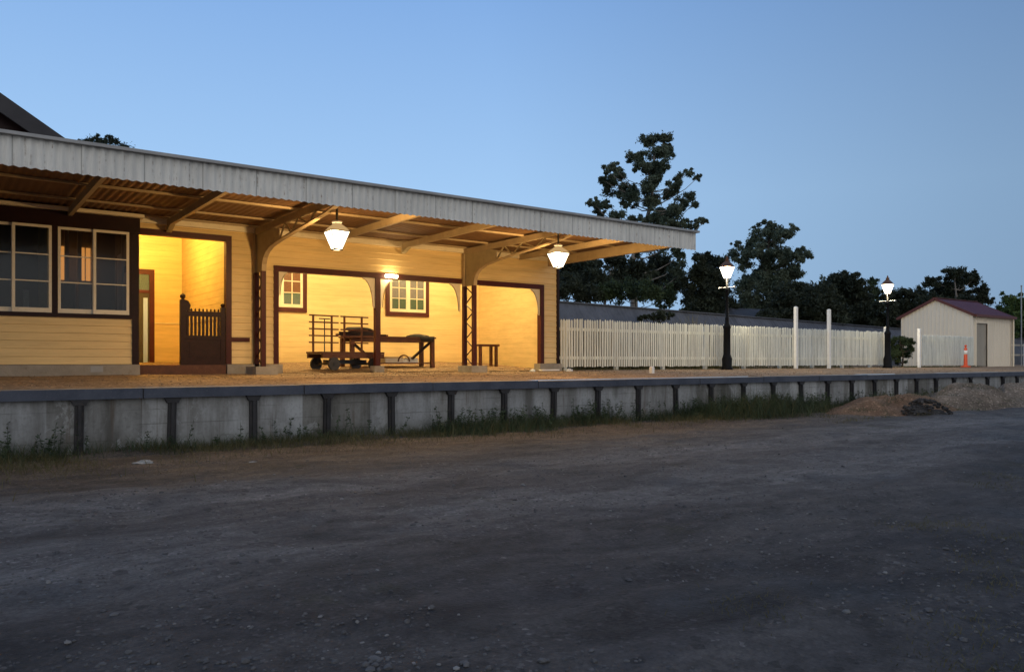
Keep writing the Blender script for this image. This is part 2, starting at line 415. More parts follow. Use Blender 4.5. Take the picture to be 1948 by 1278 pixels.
# ------------------------------------------------------------------ ground, platform
def sheet(name, xs, ys, zf, m, smooth=True):
    vs = [(x, y, zf(x, y)) for y in ys for x in xs]; n = len(xs)
    fs = [(j * n + i, j * n + i + 1, (j + 1) * n + i + 1, (j + 1) * n + i) for j in range(len(ys) - 1) for i in range(n - 1)]
    mb = MB(); mb.add(vs, fs); o = mb.build(name, m, smooth=smooth); tag(o, kind='structure'); return o
def lin(a, b, n): return [a + (b - a) * i / n for i in range(n + 1)]
def gz(x, y):
    if x < -30 or x > 60 or y < -30: return 0
    p = Vector((x * .35, y * .9, 0))
    z = .05 * noise.noise(p) + .028 * noise.noise(Vector((x * 1.7, y * 2.3, 3))) + .010 * noise.noise(Vector((x * 5, y * 5, 7)))
    # shallow wheel ruts running along the platform
    for yy, d in ((6.2, .03), (7.9, .03), (4.0, .02)):
        z -= d * math.exp(-((y - yy - .5 * noise.noise(Vector((x * .15, yy, 0)))) / .28) ** 2)
    z += .10 * max(0, (y - 10.6) / 1.6) ** 1.5 * (.6 + .5 * noise.noise(Vector((x * .6, 1, 1))))
    return z
gx = [-900, -300, -80, -30, -15] + lin(-8, 20, 190) + lin(20.3, 44, 80) + [50, 60, 90, 200, 500, 1200]
gy = [-900, -200, -40, -10] + lin(-4, 12.5, 160)
sheet('ground', gx, gy, gz, GROUND)
def yz(x, y):
    t = min(1, max(0, (y - E) / (W - E)))
    z = ZE + (ZW - ZE) * t
    if E + .3 < y < 30 and -12 < x < 60:
        z += .012 * noise.noise(Vector((x * 1.3, y * 1.3, 0))) + .006 * noise.noise(Vector((x * 5, y * 5, 4)))
    return z
px = [-900, -200, -40, -12] + lin(-6, 22, 160) + lin(22.3, 60, 90) + [90, 200, 500, 1200]
py = [E + .26] + lin(E + .4, W, 34) + [W + .3, 20, 24, 30, 60, 200, 900]
sheet('platform_ground', px, py, yz, PDIRT)

# platform wall with coping, rail posts and corbels
pw = thing('platform_wall', (10, E, 0), 'low stained concrete platform retaining wall with bluestone coping and dark rail posts', 'platform wall')
mb = MB()
for k in range(-8, 60):                       # coping stones, a hair out of line with each other
    x0 = k * 2.37 - .0; dz = R.uniform(-.009, .007); dy = R.uniform(-.012, .008)
    mb.box(x0 + .003, x0 + 2.367, E - .07 + dy, E + .40, ZE - .143, ZE + dz)
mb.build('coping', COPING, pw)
mb = MB()
mb.box(-20, 140, E + .02, E + .34, -.5, ZE - .146)
mb.build('facing', CONC, pw)
sp = (X(620, E) - X(149, E)) / 3.0
x_first = X(149, E) - 5 * sp
post0 = None
for k in range(0, 46):
    x = x_first + k * sp
    if post0 is None:
        mb = MB()
        mb.box(x - .055, x + .055, E - .045, E + .018, -.3, ZE - .225)
        mb.box(x - .022, x + .022, E - .075, E - .047, -.3, ZE - .225)
        po = mb.build('rail_post', STEEL, pw, loc=(x - 10, 0, 0))
        mb = MB()
        mb.prism([(x - .075, E - .062, ZE - .224), (x + .075, E - .062, ZE - .224), (x + .115, E - .062, ZE - .146), (x - .115, E - .062, ZE - .146)], (0, .08, 0))
        cb = mb.build('corbel', STEEL, po)
        fix_normals(cb); post0 = po
    else:
        c = copy_tree(post0, pw); c.location = (x - 10, R.uniform(-.006, .006), 0)
        c.rotation_euler = (R.uniform(-.015, .01), R.uniform(-.025, .025), 0)

# ------------------------------------------------------------------ station building
st = thing('station_building', (8, W, ZW), 'cream weatherboard railway station with maroon trim and a deep iron canopy over its platform', 'railway station')
bayR, bayY = X(264, W - .25), W - .25
pL, pR = X(271, W), X(429, W)              # passage opening
wL, wR = X(529, W), X(1027, W)             # waiting shelter opening
endX = X(1058, W)
zTop = EZ + 3.62
zH = EZ + 2.63                             # passage head
zH2 = EZ + 2.05                            # shelter head
U, NF = (1, 0, 0), (0, -1, 0)
front = MB()
def fw(x0, x1, z0, z1): boards(front, (x0, W, 0), U, NF, x1 - x0, z0, z1)
fw(bayR - .3, pR + .12, zH + .11, zTop)
fw(pR + .12, wL - .1, ZF, zTop)
fw(wL - .1, wR + .12, zH2 + .13, zTop)
fw(wR + .12, endX, ZF, zTop)
front.build('front_wall', CREAM, st)
# end wall facing away down the platform
mb = MB(); boards(mb, (endX - .0, W + .1, 0), (0, 1, 0), (1, 0, 0), BK - W + .4, ZF, zTop); mb.build('end_wall', CREAM, st)
mb = MB(); mb.box(endX + .003, endX + .075, W - .055, W + .06, ZW - .02, EZ + 2.7); mb.build('corner_stop', DKBROWN, st)
# waiting shelter inside
rec = MB()
sh0, sh1 = pR + .36, endX - .1
boards(rec, (sh0, BK, 0), U, NF, sh1 - sh0, EZ - .06, EZ + 3.4, pitch=.152, lip=.0035)
boards(rec, (sh0, BK, 0), (0, -1, 0), (1, 0, 0), BK - W - .11, EZ - .3, EZ + 3.4, lip=.006)
boards(rec, (sh1, W + .11, 0), (0, 1, 0), (-1, 0, 0), BK - W - .11, EZ - .3, EZ + 3.4, lip=.0025)
rec.build('shelter_wall', CREAM, st)
mb = MB(); mb.box(sh0 - .1, sh1 + .1, W + .101, BK + .1, EZ + 3.4, EZ + 3.5); mb.build('shelter_ceiling', CREAMTRIM, st)
# passage inside
pas = MB()
p0, p1 = pL - 1.6, pR + .02
boards(pas, (p0, BK, 0), U, NF, p1 - p0, EZ + .98, EZ + 3.4, lip=.004)
boards(pas, (p1, W + .11, 0), (0, 1, 0), (-1, 0, 0), BK - W - .11, EZ + .98, EZ + 3.4, lip=.004)
pas.box(p0, p1, BK, BK + .1, EZ - .3, EZ + .98)
pas.box(p1 + .004, p1 + .1, W + .11, BK - .004, EZ - .3, EZ + .98)
pas.build('passage_wall', CREAM, st)
mb = MB()
mb.box(p0, p1, BK - .02, BK, EZ + .955, EZ + .985); mb.box(p1 - .02, p1 + .004, W + .12, BK - .02, EZ + .955, EZ + .985)
mb.build('dado_rail', CREAMTRIM, st)
mb = MB(); mb.box(p0 - .1, p1 + .1, W + .101, BK + .1, EZ + 3.4, EZ + 3.5); mb.build('passage_ceiling', CREAMTRIM, st)
boards_mb = MB(); boards(boards_mb, (p0, BK, 0), (0, -1, 0), (1, 0, 0), BK - W - .11, EZ - .3, EZ + 3.4, lip=.006); boards_mb.build('passage_wall', CREAM, st)
# sloping earth floors inside the two openings
def floor_mb(x0, x1):
    vs, fs = [], []; nx, ny = 60, 30
    for j in range(ny + 1):
        y = W - .1 + (BK - W + .1) * j / ny
        for i in range(nx + 1):
            x = x0 + (x1 - x0) * i / nx
            t = max(0, (y - W) / (BK - W))
            vs.append((x, y, ZW + .012 + (.25 - .012) * t ** .8 + .014 * noise.noise(Vector((x * 2, y * 2, 0))) + .007 * noise.noise(Vector((x * 7, y * 7, 0)))))
    for j in range(ny):
        for i in range(nx):
            a = j * (nx + 1) + i; fs.append((a, a + 1, a + nx + 2, a + nx + 1))
    return MB().add(vs, fs)
floor_mb(wL - .4, wR + .2).build('shelter_floor', PDIRT, st, True)
floor_mb(bayR - .9, pR).build('passage_floor', PDIRT, st, True)
mb = MB(); mb.box(bayR - .6, pR - .02, W - .12, W + 1.6, ZW - .05, ZF - .015); 
mb.build('passage_step', TIMBER, st)
# maroon opening frames
mb = MB()
mb.box(pL - .3, pR + .12, W - .05, W + .12, zH, zH + .12)
mb.box(pR, pR + .12, W - .05, W + .12, ZF, zH - .002)
mb.build('opening_frame', BROWN, st)
mb = MB()
mb.box(wL - .11, wR + .12, W - .05, W + .12, zH2, zH2 + .13)
mb.box(wL - .11, wL, W - .05, W + .12, ZF, zH2 - .002)
mb.box(wR, wR + .12, W - .05, W + .12, ZF, zH2 - .002)
mb.build('opening_frame', BROWN, st)
pm = X(718, W)
pst = MB().box(pm - .065, pm + .065, W - .045, W + .085, ZW + .15, zH2 - .003).build('post', BROWN, st)
MB().box(pm - .13, pm + .13, W - .12, W + .14, ZW - .02, ZW + .16).build('post_footing', PLINTH, pst)
# fretted corner brackets
def corner(x, sgn, w=.34, h=.68):
    pts = [(x, W - .005, zH2 - .004)]
    pts.append((x + sgn * w, W - .005, zH2 - .004))
    for i in range(1, 10):
        t = i / 9 * pi / 2
        pts.append((x + sgn * (w - w * sin(t) * .86), W - .005, zH2 - h * (1 - cos(t)) - .03))
    pts.append((x, W - .005, zH2 - h - .06))
    o = MB().prism(pts, (0, .05, 0)).build('corner_bracket', CREAMTRIM, st); fix_normals(o)
    mb = MB(); last = None
    for i in range(0, 10):
        t = i / 9 * pi / 2
        q = (x + sgn * (w - w * sin(t) * .80), W - .015, zH2 - h * (1 - cos(t)) - .035)
        if last: mb.bar(last, q, .012, .02)
        last = q
    mb.build('bead', OLIVE, o)
corner(wL, 1, .22, .5); corner(pm - .066, -1); corner(pm + .066, 1); corner(wR - .003, -1)
cX2 = X(890, W - .25)
corner(X(880, W) - .07, -1)
# dado rail on the narrow wall
MB().box(pR + .122, X(474, W), W - .045, W - .021, Z(650, 457, W), Z(642, 457, W)).build('dado_rail', BROWN, st)
# wall plate under the canopy
mb = MB(); mb.box(bayR - .5, endX + .05, W - .10, W - .021, EZ + 2.86, EZ + 3.0); mb.build('wall_plate', CREAMTRIM, st)
# plinths
mb = MB()
mb.box(-14, X(266, W - .3), bayY - .07, bayY + .2, ZW - .1, ZF - .003)
o1 = mb.build('plinth', PLINTH, st)
mb = MB(); mb.box(X(150, W - .3) + .2, X(150, W - .3) + .42, bayY - .076, bayY - .069, ZW + .06, ZF - .03)
for i in range(4): mb.box(X(150, W - .3) + .21, X(150, W - .3) + .41, bayY - .08, bayY - .074, ZW + .07 + i * .03, ZW + .083 + i * .03)
mb.build('vent_grille', GALV, o1)
for a, b in ((pR + .0, wL + .06), (wR - .1, endX + .1)):
    MB().box(a, b, W - .14, W + .14, ZW - .1, ZF - .003).build('plinth', PLINTH, st)

# ---- bay room with sash windows
zb0, zs, zw1, zc = ZF, EZ + .88, EZ + 2.60, EZ + 2.9
mb = MB(); boards(mb, (-14, bayY, 0), U, NF, bayR - .13 + 14, zb0, zs - .03); mb.build('bay_wall', CREAM, st)
mb = MB()
mb.box(-14, bayR + .02, bayY - .03, bayY + .1, zw1 + .002, zc)         # frieze
mb.box(-14, bayR - .13, bayY - .05, bayY + .1, zs - .03, zs + .05)      # sill band
mb.box(bayR - .13, bayR + .0, bayY - .035, bayY + .3, ZF, zw1)        # corner post
wx = [(X(110, bayY), X(245, bayY))]
wd = wx[0][1] - wx[0][0]; gap = X(110, bayY) - X(98, bayY)
for i in range(3): wx.append((wx[-1][0] - gap - wd, wx[-1][0] - gap))
for a, b in wx: mb.box(a - gap + .002, a - .002, bayY - .03, bayY + .1, zs + .05, zw1)
mb.box(wx[0][1] + .002, bayR - .13, bayY - .03, bayY + .1, zs + .05, zw1)
mb.build('bay_frame', DKBROWN, st)
mb = MB(); mb.box(-14, bayR + .08, bayY - .14, bayY + .2, zc + .002, zc + .07); mb.build('bay_cornice', CREAMTRIM, st)
for a, b in wx:
    z0, z1 = zs + .052, zw1 - .002
    m_ = (a + b) / 2
    mb = MB()
    for (s0, s1, y) in ((a, m_ + .02, bayY - .0), (m_ - .02, b, bayY - .045)):
        t = .05
        mb.box(s0, s0 + t, y, y + .04, z0, z1); mb.box(s1 - t, s1, y, y + .04, z0, z1)
        mb.box(s0 + t, s1 - t, y, y + .04, z0, z0 + .085); mb.box(s0 + t, s1 - t, y, y + .04, z1 - t, z1)
        for q in (1, 2):
            zz = z0 + .085 + (z1 - z0 - .135) * q / 3
            mb.box(s0 + t, s1 - t, y + .008, y + .032, zz - .011, zz + .011)
    fr = mb.build('window_frame', PALE, st)
    mb = MB(); mb.box(a + .05, m_ - .03, bayY + .018, bayY + .022, z0 + .085, z1 - .05)
    mb.box(m_ + .03, b - .05, bayY - .027, bayY - .023, z0 + .085, z1 - .05)
    mb.build('pane', GLASS, fr)
# the dim room behind the bay
mb = MB()
mb.box(-14, bayR - .01, W + 1.750, W + 1.850, EZ - .3, EZ + 3.0)
mb.box(bayR - .11, bayR - .01, bayY + .31, W + 1.750, EZ - .3, EZ + 3.0)
mb.box(-14, bayR, bayY + .12, W + 1.750, EZ + 3.0, EZ + 3.1)
mb.box(-14, bayR - .13, bayY + .12, W + 1.750, EZ - .4, EZ - .3)
mb.build('room_wall', ROOM, st)
mb = MB(); q = bayR - .112
mb.box(q - .03, q, bayY + .35, W + .55, EZ + 2.0, EZ + 2.55); mb.box(q - .03, q, bayY + .35, W + .55, EZ - .2, EZ + 1.85)
mb.box(q - .05, q, W + .62, W + .70, EZ - .3, EZ + 2.75); mb.box(q - .03, q, W + .8, W + 1.3, EZ + .3, EZ + 2.3)
mb.build('inner_panelling', PALE, st)
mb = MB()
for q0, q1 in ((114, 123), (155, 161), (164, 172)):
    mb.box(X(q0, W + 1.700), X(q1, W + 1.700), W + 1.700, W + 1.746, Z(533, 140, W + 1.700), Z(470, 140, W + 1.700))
mb.build('amber_reflection', AMBER, st)  # added glowing strips that imitate amber reflections in the bay windows
mb = MB()
for q in (126, 150, 178): mb.box(X(q, W + 1.6) - .04, X(q, W + 1.6) + .04, W + 1.5, W + 1.58, EZ - .3, EZ + 2.9)
mb.box(X(150, W + 1.2), X(172, W + 1.2), W + 1.1, W + 1.5, EZ - .3, Z(535, 160, W + 1.2))
mb.build('inner_cupboard', PALE, st)
mb = MB(); mb.box(X(118, W + 1), X(140, W + 1), W + .8, W + 1.2, EZ - .3, Z(538, 130, W + 1)); mb.build('inner_desk', INDARK, st)
mb = MB(); mb.box(X(44, W + 1.2), X(54, W + 1.2), W + 1.1, W + 1.2, EZ - .3, EZ + 1.45); mb.build('inner_post', PALE, st)

# ---- red framed door inside the passage
dx1 = X(293, BK); dx0 = dx1 - 1.06
mb = MB(); zt = Z(513, 285, BK)
mb.box(dx1 - .12, dx1, BK - .06, BK - .001, EZ - .1, zt); mb.box(dx0, dx0 + .12, BK - .06, BK - .001, EZ - .1, zt)
mb.box(dx0 + .12, dx1 - .12, BK - .06, BK - .001, zt - .13, zt)
mb.box(dx0 + .12, dx1 - .12, BK - .05, BK - .002, EZ + 1.72, EZ + 1.8)
dr = mb.build('inner_door_frame', BROWN, st)
mb = MB(); mb.box(dx0 + .12, dx1 - .12, BK - .03, BK - .003, EZ - .1, EZ + 1.72); mb.build('door_leaf', INDARK, dr)
mb = MB(); mb.box(dx1 - .26, dx1 - .16, BK - .05, BK - .031, EZ - .05, EZ + 1.60); mb.build('reflection_strip', BLUESTRIP, dr)  # reflection of outside daylight, painted as a pale strip on the door
mb = MB(); mb.box(dx0 + .12, dx1 - .12, BK - .03, BK - .003, EZ + 1.8, zt - .13); mb.build('fanlight', GREENGL, dr)

# ---- gate in the passage opening
gx0, gx1 = X(343, W - .02), X(429, W - .02) - .005
gzb = ZF - .05
def GZ(y): return Z(y, 385, W)
mb = MB(); yg0, yg1 = W - .04, W + .03
mb.box(gx0, gx0 + .11, yg0 - .02, yg1 + .02, gzb, GZ(572))
mb.lathe((gx0 + .055, W, GZ(572)), [(.055, 0), (.03, .02), (.06, .06), (.055, .1), (.02, .13)], 10)
mb.box(gx1 - .10, gx1, yg0, yg1, gzb, GZ(584))
mb.lathe((gx1 - .05, W, GZ(584)), [(.045, 0), (.03, .015), (.05, .04), (.04, .075), (.01, .09)], 10)
mb.prism([(gx0 + .11, yg0, GZ(572)), (gx0 + .16, yg0, GZ(574)), (gx0 + .21, yg0, GZ(582)), (gx0 + .19, yg0, GZ(588)), (gx0 + .22, yg0, GZ(592)), (gx0 + .11, yg0, GZ(592))], (0, .06, 0))
mb.box(gx0 + .11, gx1 - .10, yg0, yg1, GZ(602), GZ(592.5))
mb.box(gx0 + .11, gx1 - .10, yg0, yg1, GZ(645), GZ(638.5))
mb.box(gx0 + .11, gx1 - .10, yg0 + .015, yg1 - .015, gzb + .12, GZ(645) - .001)
mb.box(gx0 + .11, gx1 - .10, yg0, yg1, gzb, gzb + .12)
mb.box(gx0 + .18, gx1 - .17, yg0 + .004, yg0 + .014, gzb + .2, GZ(650))
g_ = mb.build('gate', GATEM, st); fix_normals(g_)
mb = MB(); n = 9
for i in range(n):
    x = gx0 + .11 + (gx1 - gx0 - .21) * (i + .5) / n
    mb.box(x - .023, x + .023, yg0 + .015, yg1 - .015, GZ(638.5), GZ(602))
    mb.lathe((x, W, GZ(592.5)), [(.012, 0), (.024, .03), (.004, .065)], 6)
mb.build('picket_slat', GATEM, g_)

# ---- windows in the shelter's back wall
def shelter_window(xa, xb, z0, z1, lower, upper):
    y = BK
    mb = MB(); t = .13
    mb.box(xa, xa + t, y - .05, y - .007, z0, z1); mb.box(xb - t, xb, y - .05, y - .007, z0, z1)
    mb.box(xa + t, xb - t, y - .05, y - .007, z0, z0 + t); mb.box(xa + t, xb - t, y - .05, y - .007, z1 - t, z1)
    w = mb.build('shelter_window', BROWN, st)
    a, b, c, d = xa + t, xb - t, z0 + t, z1 - t
    mb = MB(); s = .07; m_ = (a + b) / 2
    for q0, q1 in ((a, m_), (m_, b)):
        mb.box(q0, q0 + s, y - .06, y - .02, c, d); mb.box(q1 - s, q1, y - .06, y - .02, c, d)
        mb.box(q0 + s, q1 - s, y - .06, y - .02, c, c + s * 1.3); mb.box(q0 + s, q1 - s, y - .06, y - .02, d - s, d)
        mm = (q0 + q1) / 2
        mb.box(mm - .013, mm + .013, y - .055, y - .025, c + s * 1.3, d - s)
        for q in (1, 2, 3):
            zz = c + s * 1.3 + (d - c - s * 2.3) * q / 3.4
            mb.box(q0 + s, q1 - s, y - .053, y - .027, zz - .013, zz + .013)
    mb.build('sash_frame', CREAMTRIM, w)
    zz = c + s * 1.3 + (d - c - s * 2.3) / 3.4
    mb = MB(); mb.box(a + .02, b - .02, y - .042, y - .03, c + .02, zz); mb.build('green_pane', lower, w)
    mb = MB(); mb.box(a + .02, b - .02, y - .042, y - .03, zz, d - .02); mb.build('upper_pane', upper, w)
xa, xb = X(733, BK), X(815, BK)
zs0, zs1 = Z(602, 775, BK), EZ + 2.9
shelter_window(xa, xb, zs0, zs1, GREENGL, GREYGL)
xb1 = X(583, BK); shelter_window(xb1 - (xb - xa), xb1, zs0, zs1, GREENGL, REDGL)

# ---- canopy: iron sheets, rafters, purlins, fascia
cx0, cx1 = -14.0, X(1324, FD)
zr = EZ + 2.87
mb = MB()
nC = int((cx1 - cx0) / .0317)
def strip(mb, fa, n):
    o = len(mb.v)
    for i in range(n + 1):
        a, b = fa(i); mb.v += [a, b]
    mb.f += [(o + 2 * i, o + 2 * i + 2, o + 2 * i + 3, o + 2 * i + 1) for i in range(n)]
def corr(i, amp=.014): return amp * (1, .0, -1, 0)[i % 4]
strip(mb, lambda i: ((cx0 + i * .0317, FD + .05, zr + .145 + corr(i, .01)), (cx0 + i * .0317, W - .025, zr + .145 + corr(i, .01))), nC)
mb.build('canopy_iron', RUSTIRON, st, True)
mb = MB(); mb.box(cx0, cx1, FD + .06, W - .03, zr + .162, zr + .172); mb.box(cx0, endX + .2, W - .1, 27, EZ + 3.63, EZ + 3.68); mb.box(-14, endX + .1, 26.8, 26.9, ZW, EZ + 3.62); mb.box(-14, bayR - .31, W, W + .1, EZ + 3.03, EZ + 3.62)
mb.build('roof_deck', GALV, st)
mb = MB(); zf0, zf1 = EZ + 2.62, EZ + 3.03
strip(mb, lambda i: ((cx0 + i * .0317, FD + corr(i, .015), zf0 + corr(i, .013)), (cx0 + i * .0317, FD + corr(i, .015), zf1)), nC)
n2 = int((W - FD - 1.5) / .0317)
fo = mb.build('fascia', FASCIA, st, True)
MB().bar((cx0, FD - .02, zf1 + .02), (cx1 + .04, FD - .02, zf1 + .02), .13, .045).build('fascia_capping', GALV, fo)
mb = MB(); mb.box(cx0, cx1 - .02, FD + .035, FD + .085, zf0 + .06, zf0 + .2); mb.build('fascia_rail', RAFTER, st)
s1, s2 = X(492, W - .25), X(890, W - .25)
bayp = (s2 - s1) / 3
for k in range(-7, 5):
    x = s1 + k * bayp
    if x > cx1 - .8: continue
    MB().bar((x, W - .1, zr + .02), (x, FD + .09, zr + .03), .075, .14).build('rafter', RAFTER, st)
MB().bar((cx1 - .35, W - .1, zr - .04), (cx1 - .15, FD + .09, zr + .0), .10, .24).build('end_rafter', RAFTER, st)
for y in (FD + .9, FD + 2.5, FD + 4.0, W - .2):
    t = (y - FD) / (W - FD)
    MB().box(cx0, cx1 - .3, y - .04, y + .04, zr + .095, zr + .131).build('purlin', RAFTER, st)
# V shaped wall corbels under the intermediate rafters
for x in (s1 - bayp, s1 + 2 * bayp, s1 - 4 * bayp, s1 + bayp):
    mb = MB()
    mb.prism([(x - .05, W - .104, zr - .17), (x - .05, W - .14, zr - .17), (x - .05, W - .45, zr - .052), (x - .05, W - .104, zr - .052)], (.1, 0, 0))
    o = mb.build('wall_corbel', OLIVE, st); fix_normals(o)

# ---- lattice columns with arched cantilever brackets
def column(x, name='column'):
    yr, yf = W - .09, W - .55
    zb, zsp = ZW + .16, EZ + 1.97
    mb = MB()
    mb.box(x - .05, x + .05, yr - .05, yr + .05, zb, zsp)
    mb.box(x - .05, x + .05, yf - .045, yf + .045, zb, zsp)
    nl = 9
    for i in range(nl):
        a, b = zb + (zsp - zb) * i / nl, zb + (zsp - zb) * (i + 1) / nl
        p, q = ((yr - .05, a), (yf + .045, b)) if i % 2 else ((yf + .045, a), (yr - .05, b))
        mb.bar((x, p[0], p[1]), (x, q[0], q[1]), .012, .035, (1, 0, 0))
    c = mb.build(name, BROWN, st)
    MB().box(x - .24, x + .24, W - .80, W - .142, ZW - .1, ZW + .158).build('footing', PLINTH, c)
    curve = [(yf - .045, zsp), (yf - .06, EZ + 2.12), (yf - .14, EZ + 2.26), (yf - .30, EZ + 2.37), (yf - .55, EZ + 2.45),
             (yf - 1.0, EZ + 2.51), (yf - 1.7, EZ + 2.57), (yf - 2.6, EZ + 2.64), (yf - 3.6, EZ + 2.73), (FD + .5, EZ + 2.82)]
    mb = MB()
    pts = [(x - .012, yr + .03, zsp + .001)] + [(x - .012, y, z) for y, z in curve[:6]] + [(x - .012, curve[5][0] + .0, zr - .1), (x - .012, curve[4][0], zr - .03), (x - .012, yr + .03, zr - .03)]
    mb.prism(pts, (.024, 0, 0))
    fix_normals(mb.build('bracket', OLIVE, c))
    mb = MB()
    mb.box(x - .055, x + .055, yr - .05, yr + .045, zsp + .003, zr - .02)
    for (a, b) in zip(curve[:-1], curve[1:]):
        mb.bar((x, a[0], a[1]), (x, b[0], b[1]), .10, .03)
    mb.bar((x, yr, zr - .02), (x, FD + .5, zr - .02), .08, .035)
    fl = mb
    mb = MB()
    seq = [(yf - 1.0, EZ + 2.52), (yf - 1.35, zr - .03), (yf - 1.7, EZ + 2.58), (yf - 2.1, zr - .03), (yf - 2.6, EZ + 2.65), (yf - 3.0, zr - .03), (yf - 3.5, EZ + 2.73)]
    for a, b in zip(seq[:-1], seq[1:]): mb.bar((x, a[0], a[1]), (x, b[0], b[1]), .03, .03, (1, 0, 0))
    mb.build('bracket_lacing', OLIVE, c)
    mb = fl
    for i in range(7):
        t = (i + .5) / 7 * 5; k = int(t); u = t - k
        y = curve[k][0] * (1 - u) + curve[k + 1][0] * u; z = curve[k][1] * (1 - u) + curve[k + 1][1] * u
        nx, nz = (curve[k + 1][1] - curve[k][1]), -(curve[k + 1][0] - curve[k][0])
        l = sqrt(nx * nx + nz * nz); yy, zz = y + abs(nx / l) * .09, z + abs(nz / l) * .09
        mb.lathe((x - .012, yy, zz), [(.02, 0), (.016, -.008)], 8, 'y') if False else mb.tube((x - .022, yy, zz), (x - .011, yy, zz), .018, n=8)
    mb.build('bracket_flange', RAFTER, c)
    return c
for k in (0, 3): column(s1 + k * bayp)

# ---- tall main gable behind the canopy
yb = 20.0
sl = (Z(185, 0, yb) - Z(262, 110, yb)) / (X(110, yb) - X(0, yb))
ap = Vector((-2.4, yb, Z(185, 0, yb) - .06 + sl * (X(0, yb) + 2.4)))
hw = (ap.z - (EZ + 3.75)) / sl
mb = MB(); mb.prism([(ap.x - hw, yb + .1, EZ + 3.7), (ap.x + hw - .0, yb + .1, EZ + 3.7), (ap.x, yb + .1, ap.z - .05)], (0, .2, 0)); o = mb.build('gable_wall', STUCCO, st); fix_normals(o)
mb = MB()
for sg in (-1, 1):
    mb.bar((ap.x, yb - .28, ap.z - .14), (ap.x + sg * (hw + .3), yb - .28, ap.z - .14 - sl * (hw + .3)), .06, .34)
    mb.bar((ap.x, yb + 6, ap.z), (ap.x + sg * (hw + .3), yb + 6, ap.z - sl * (hw + .3)), 12.6, .07)
mb.build('gable_roof', DKROOF, st)
mb = MB()
for k in range(-5, 8):
    x = ap.x + k * 1.05; top = ap.z - abs(x - ap.x) * sl - .2
    if top > EZ + 3.8: mb.box(x - .13, x + .13, yb + .04, yb + .097, EZ + 3.7, top)
for sg in (-1, 1): mb.bar((ap.x, yb + .07, ap.z - .55), (ap.x + sg * (hw - 1.0), yb + .07, ap.z - .55 - sl * (hw - 1.0)), .05, .5)
mb.build('gable_timber', DKBROWN, st)

# ------------------------------------------------------------------ lanterns
def lantern_parts(root, c, w0, w1, h, glass, hood_h, hood, frame, finial=False):
    c = Vector(c)                                     # c: centre of the lower ring
    a, b = w0 / 2, w1 / 2
    lo = [c + Vector((sx * a, sy * a, 0)) for sx, sy in ((-1, -1), (1, -1), (1, 1), (-1, 1))]
    hi = [c + Vector((sx * b, sy * b, h)) for sx, sy in ((-1, -1), (1, -1), (1, 1), (-1, 1))]
    MB().add(lo + hi, [(0, 1, 5, 4), (1, 2, 6, 5), (2, 3, 7, 6), (3, 0, 4, 7), (3, 2, 1, 0)]).build('glass', glass, root)
    mb = MB()
    for i in range(4):
        mb.bar(lo[i], hi[i], .014, .014); mb.bar(lo[i], lo[(i + 1) % 4], .022, .022); mb.bar(hi[i], hi[(i + 1) % 4], .018, .018)
    mb.build('frame', frame, root)
    mb = MB(); t = c + Vector((0, 0, h + .006))
    mb.lathe(t, [(b * 1.42, 0), (b * 1.0, hood_h * .45), (b * .45, hood_h * .9), (b * .42, hood_h)], 4, a0=pi / 4)
    if finial: mb.lathe(t + Vector((0, 0, hood_h)), [(b * .35, .002), (b * .42, .06), (b * .15, .075), (.035, .10), (.03, .13), (.006, .17)], 10)
    ho = mb.build('hood', hood, root); fix_normals(ho)
def hang_lantern(pxx, D, ytop, ybot, label):
    x = X(pxx, D); zb, zt_ = Z(ybot, pxx, D), Z(ytop, pxx, D)
    r = thing('hanging_lantern', (x, D, zb), label, 'lantern', 'lit lanterns hanging from the canopy')
    h = (zt_ - zb)
    lantern_parts(r, (x, D, zb), .145, .355, h, LANT, .15, HOODG, IRON)
    bulb(r, (x, D, zb + h * .55), 620, (1, .64, .26))
    mb = MB(); mb.lathe((x, D, zb + h + .158), [(.085, 0), (.095, .01), (.095, .03), (.07, .04)], 12); mb.build('collar', WHITEP, r)
    mb = MB(); mb.tube((x, D, zb + h + .199), (x, D, zr + .10), .022); mb.build('hanger_rod', IRON, r)
hang_lantern(641, 13.5, 441, 475, 'lit four-sided lantern under the canopy beside the bracket next to the gate')
hang_lantern(1062, 13.5, 482, 509, 'lit four-sided lantern at the open end of the canopy near the picket fence')

# bulkhead lamp on the shelter's head beam, tubes inside the shelter and the passage
lx = X(741, W)
bl = thing('wall_lamp', (lx, W - .06, zH2 + .05), 'small glowing wall lamp on the maroon beam above the middle shelter post', 'wall lamp')
MB().box(lx - .17, lx + .17, W - .075, W - .052, zH2 + .03, zH2 + .10).build('backplate', CREAMTRIM, bl)
mb = MB(); mb.tube((lx - .15, W - .12, zH2 + .06), (lx + .15, W - .12, zH2 + .06), .04, n=10); mb.build('diffuser', lamp_mat('lit_diffuser', (1, .80, .45), 60), bl)
def ceiling_tube(x, y, z, L, label, s, c=(1, .74, .36)):
    t = thing('ceiling_light', (x, y, z), label, 'ceiling light')
    MB().box(x - L / 2, x + L / 2, y - .05, y + .05, z + .035, z + .095).build('housing', WHITEP, t)
    MB().tube((x - L / 2 + .02, y, z), (x + L / 2 - .02, y, z), .03).build('tube', lamp_mat('lit_tube', c, s), t)
ceiling_tube(wL + 1.6, W + 1.5, EZ + 3.30, 1.3, 'lit ceiling tube inside the shelter above the slatted trolley', 520, (1, .79, .38))
ceiling_tube(wR - 1.5, W + 1.5, EZ + 3.30, 1.3, 'lit ceiling tube inside the shelter above the stool', 520, (1, .79, .38))
ceiling_tube(pR - 1.25, W + 1.7, EZ + 3.30, .9, 'lit ceiling tube inside the passage behind the gate', 760, (1, .61, .13))

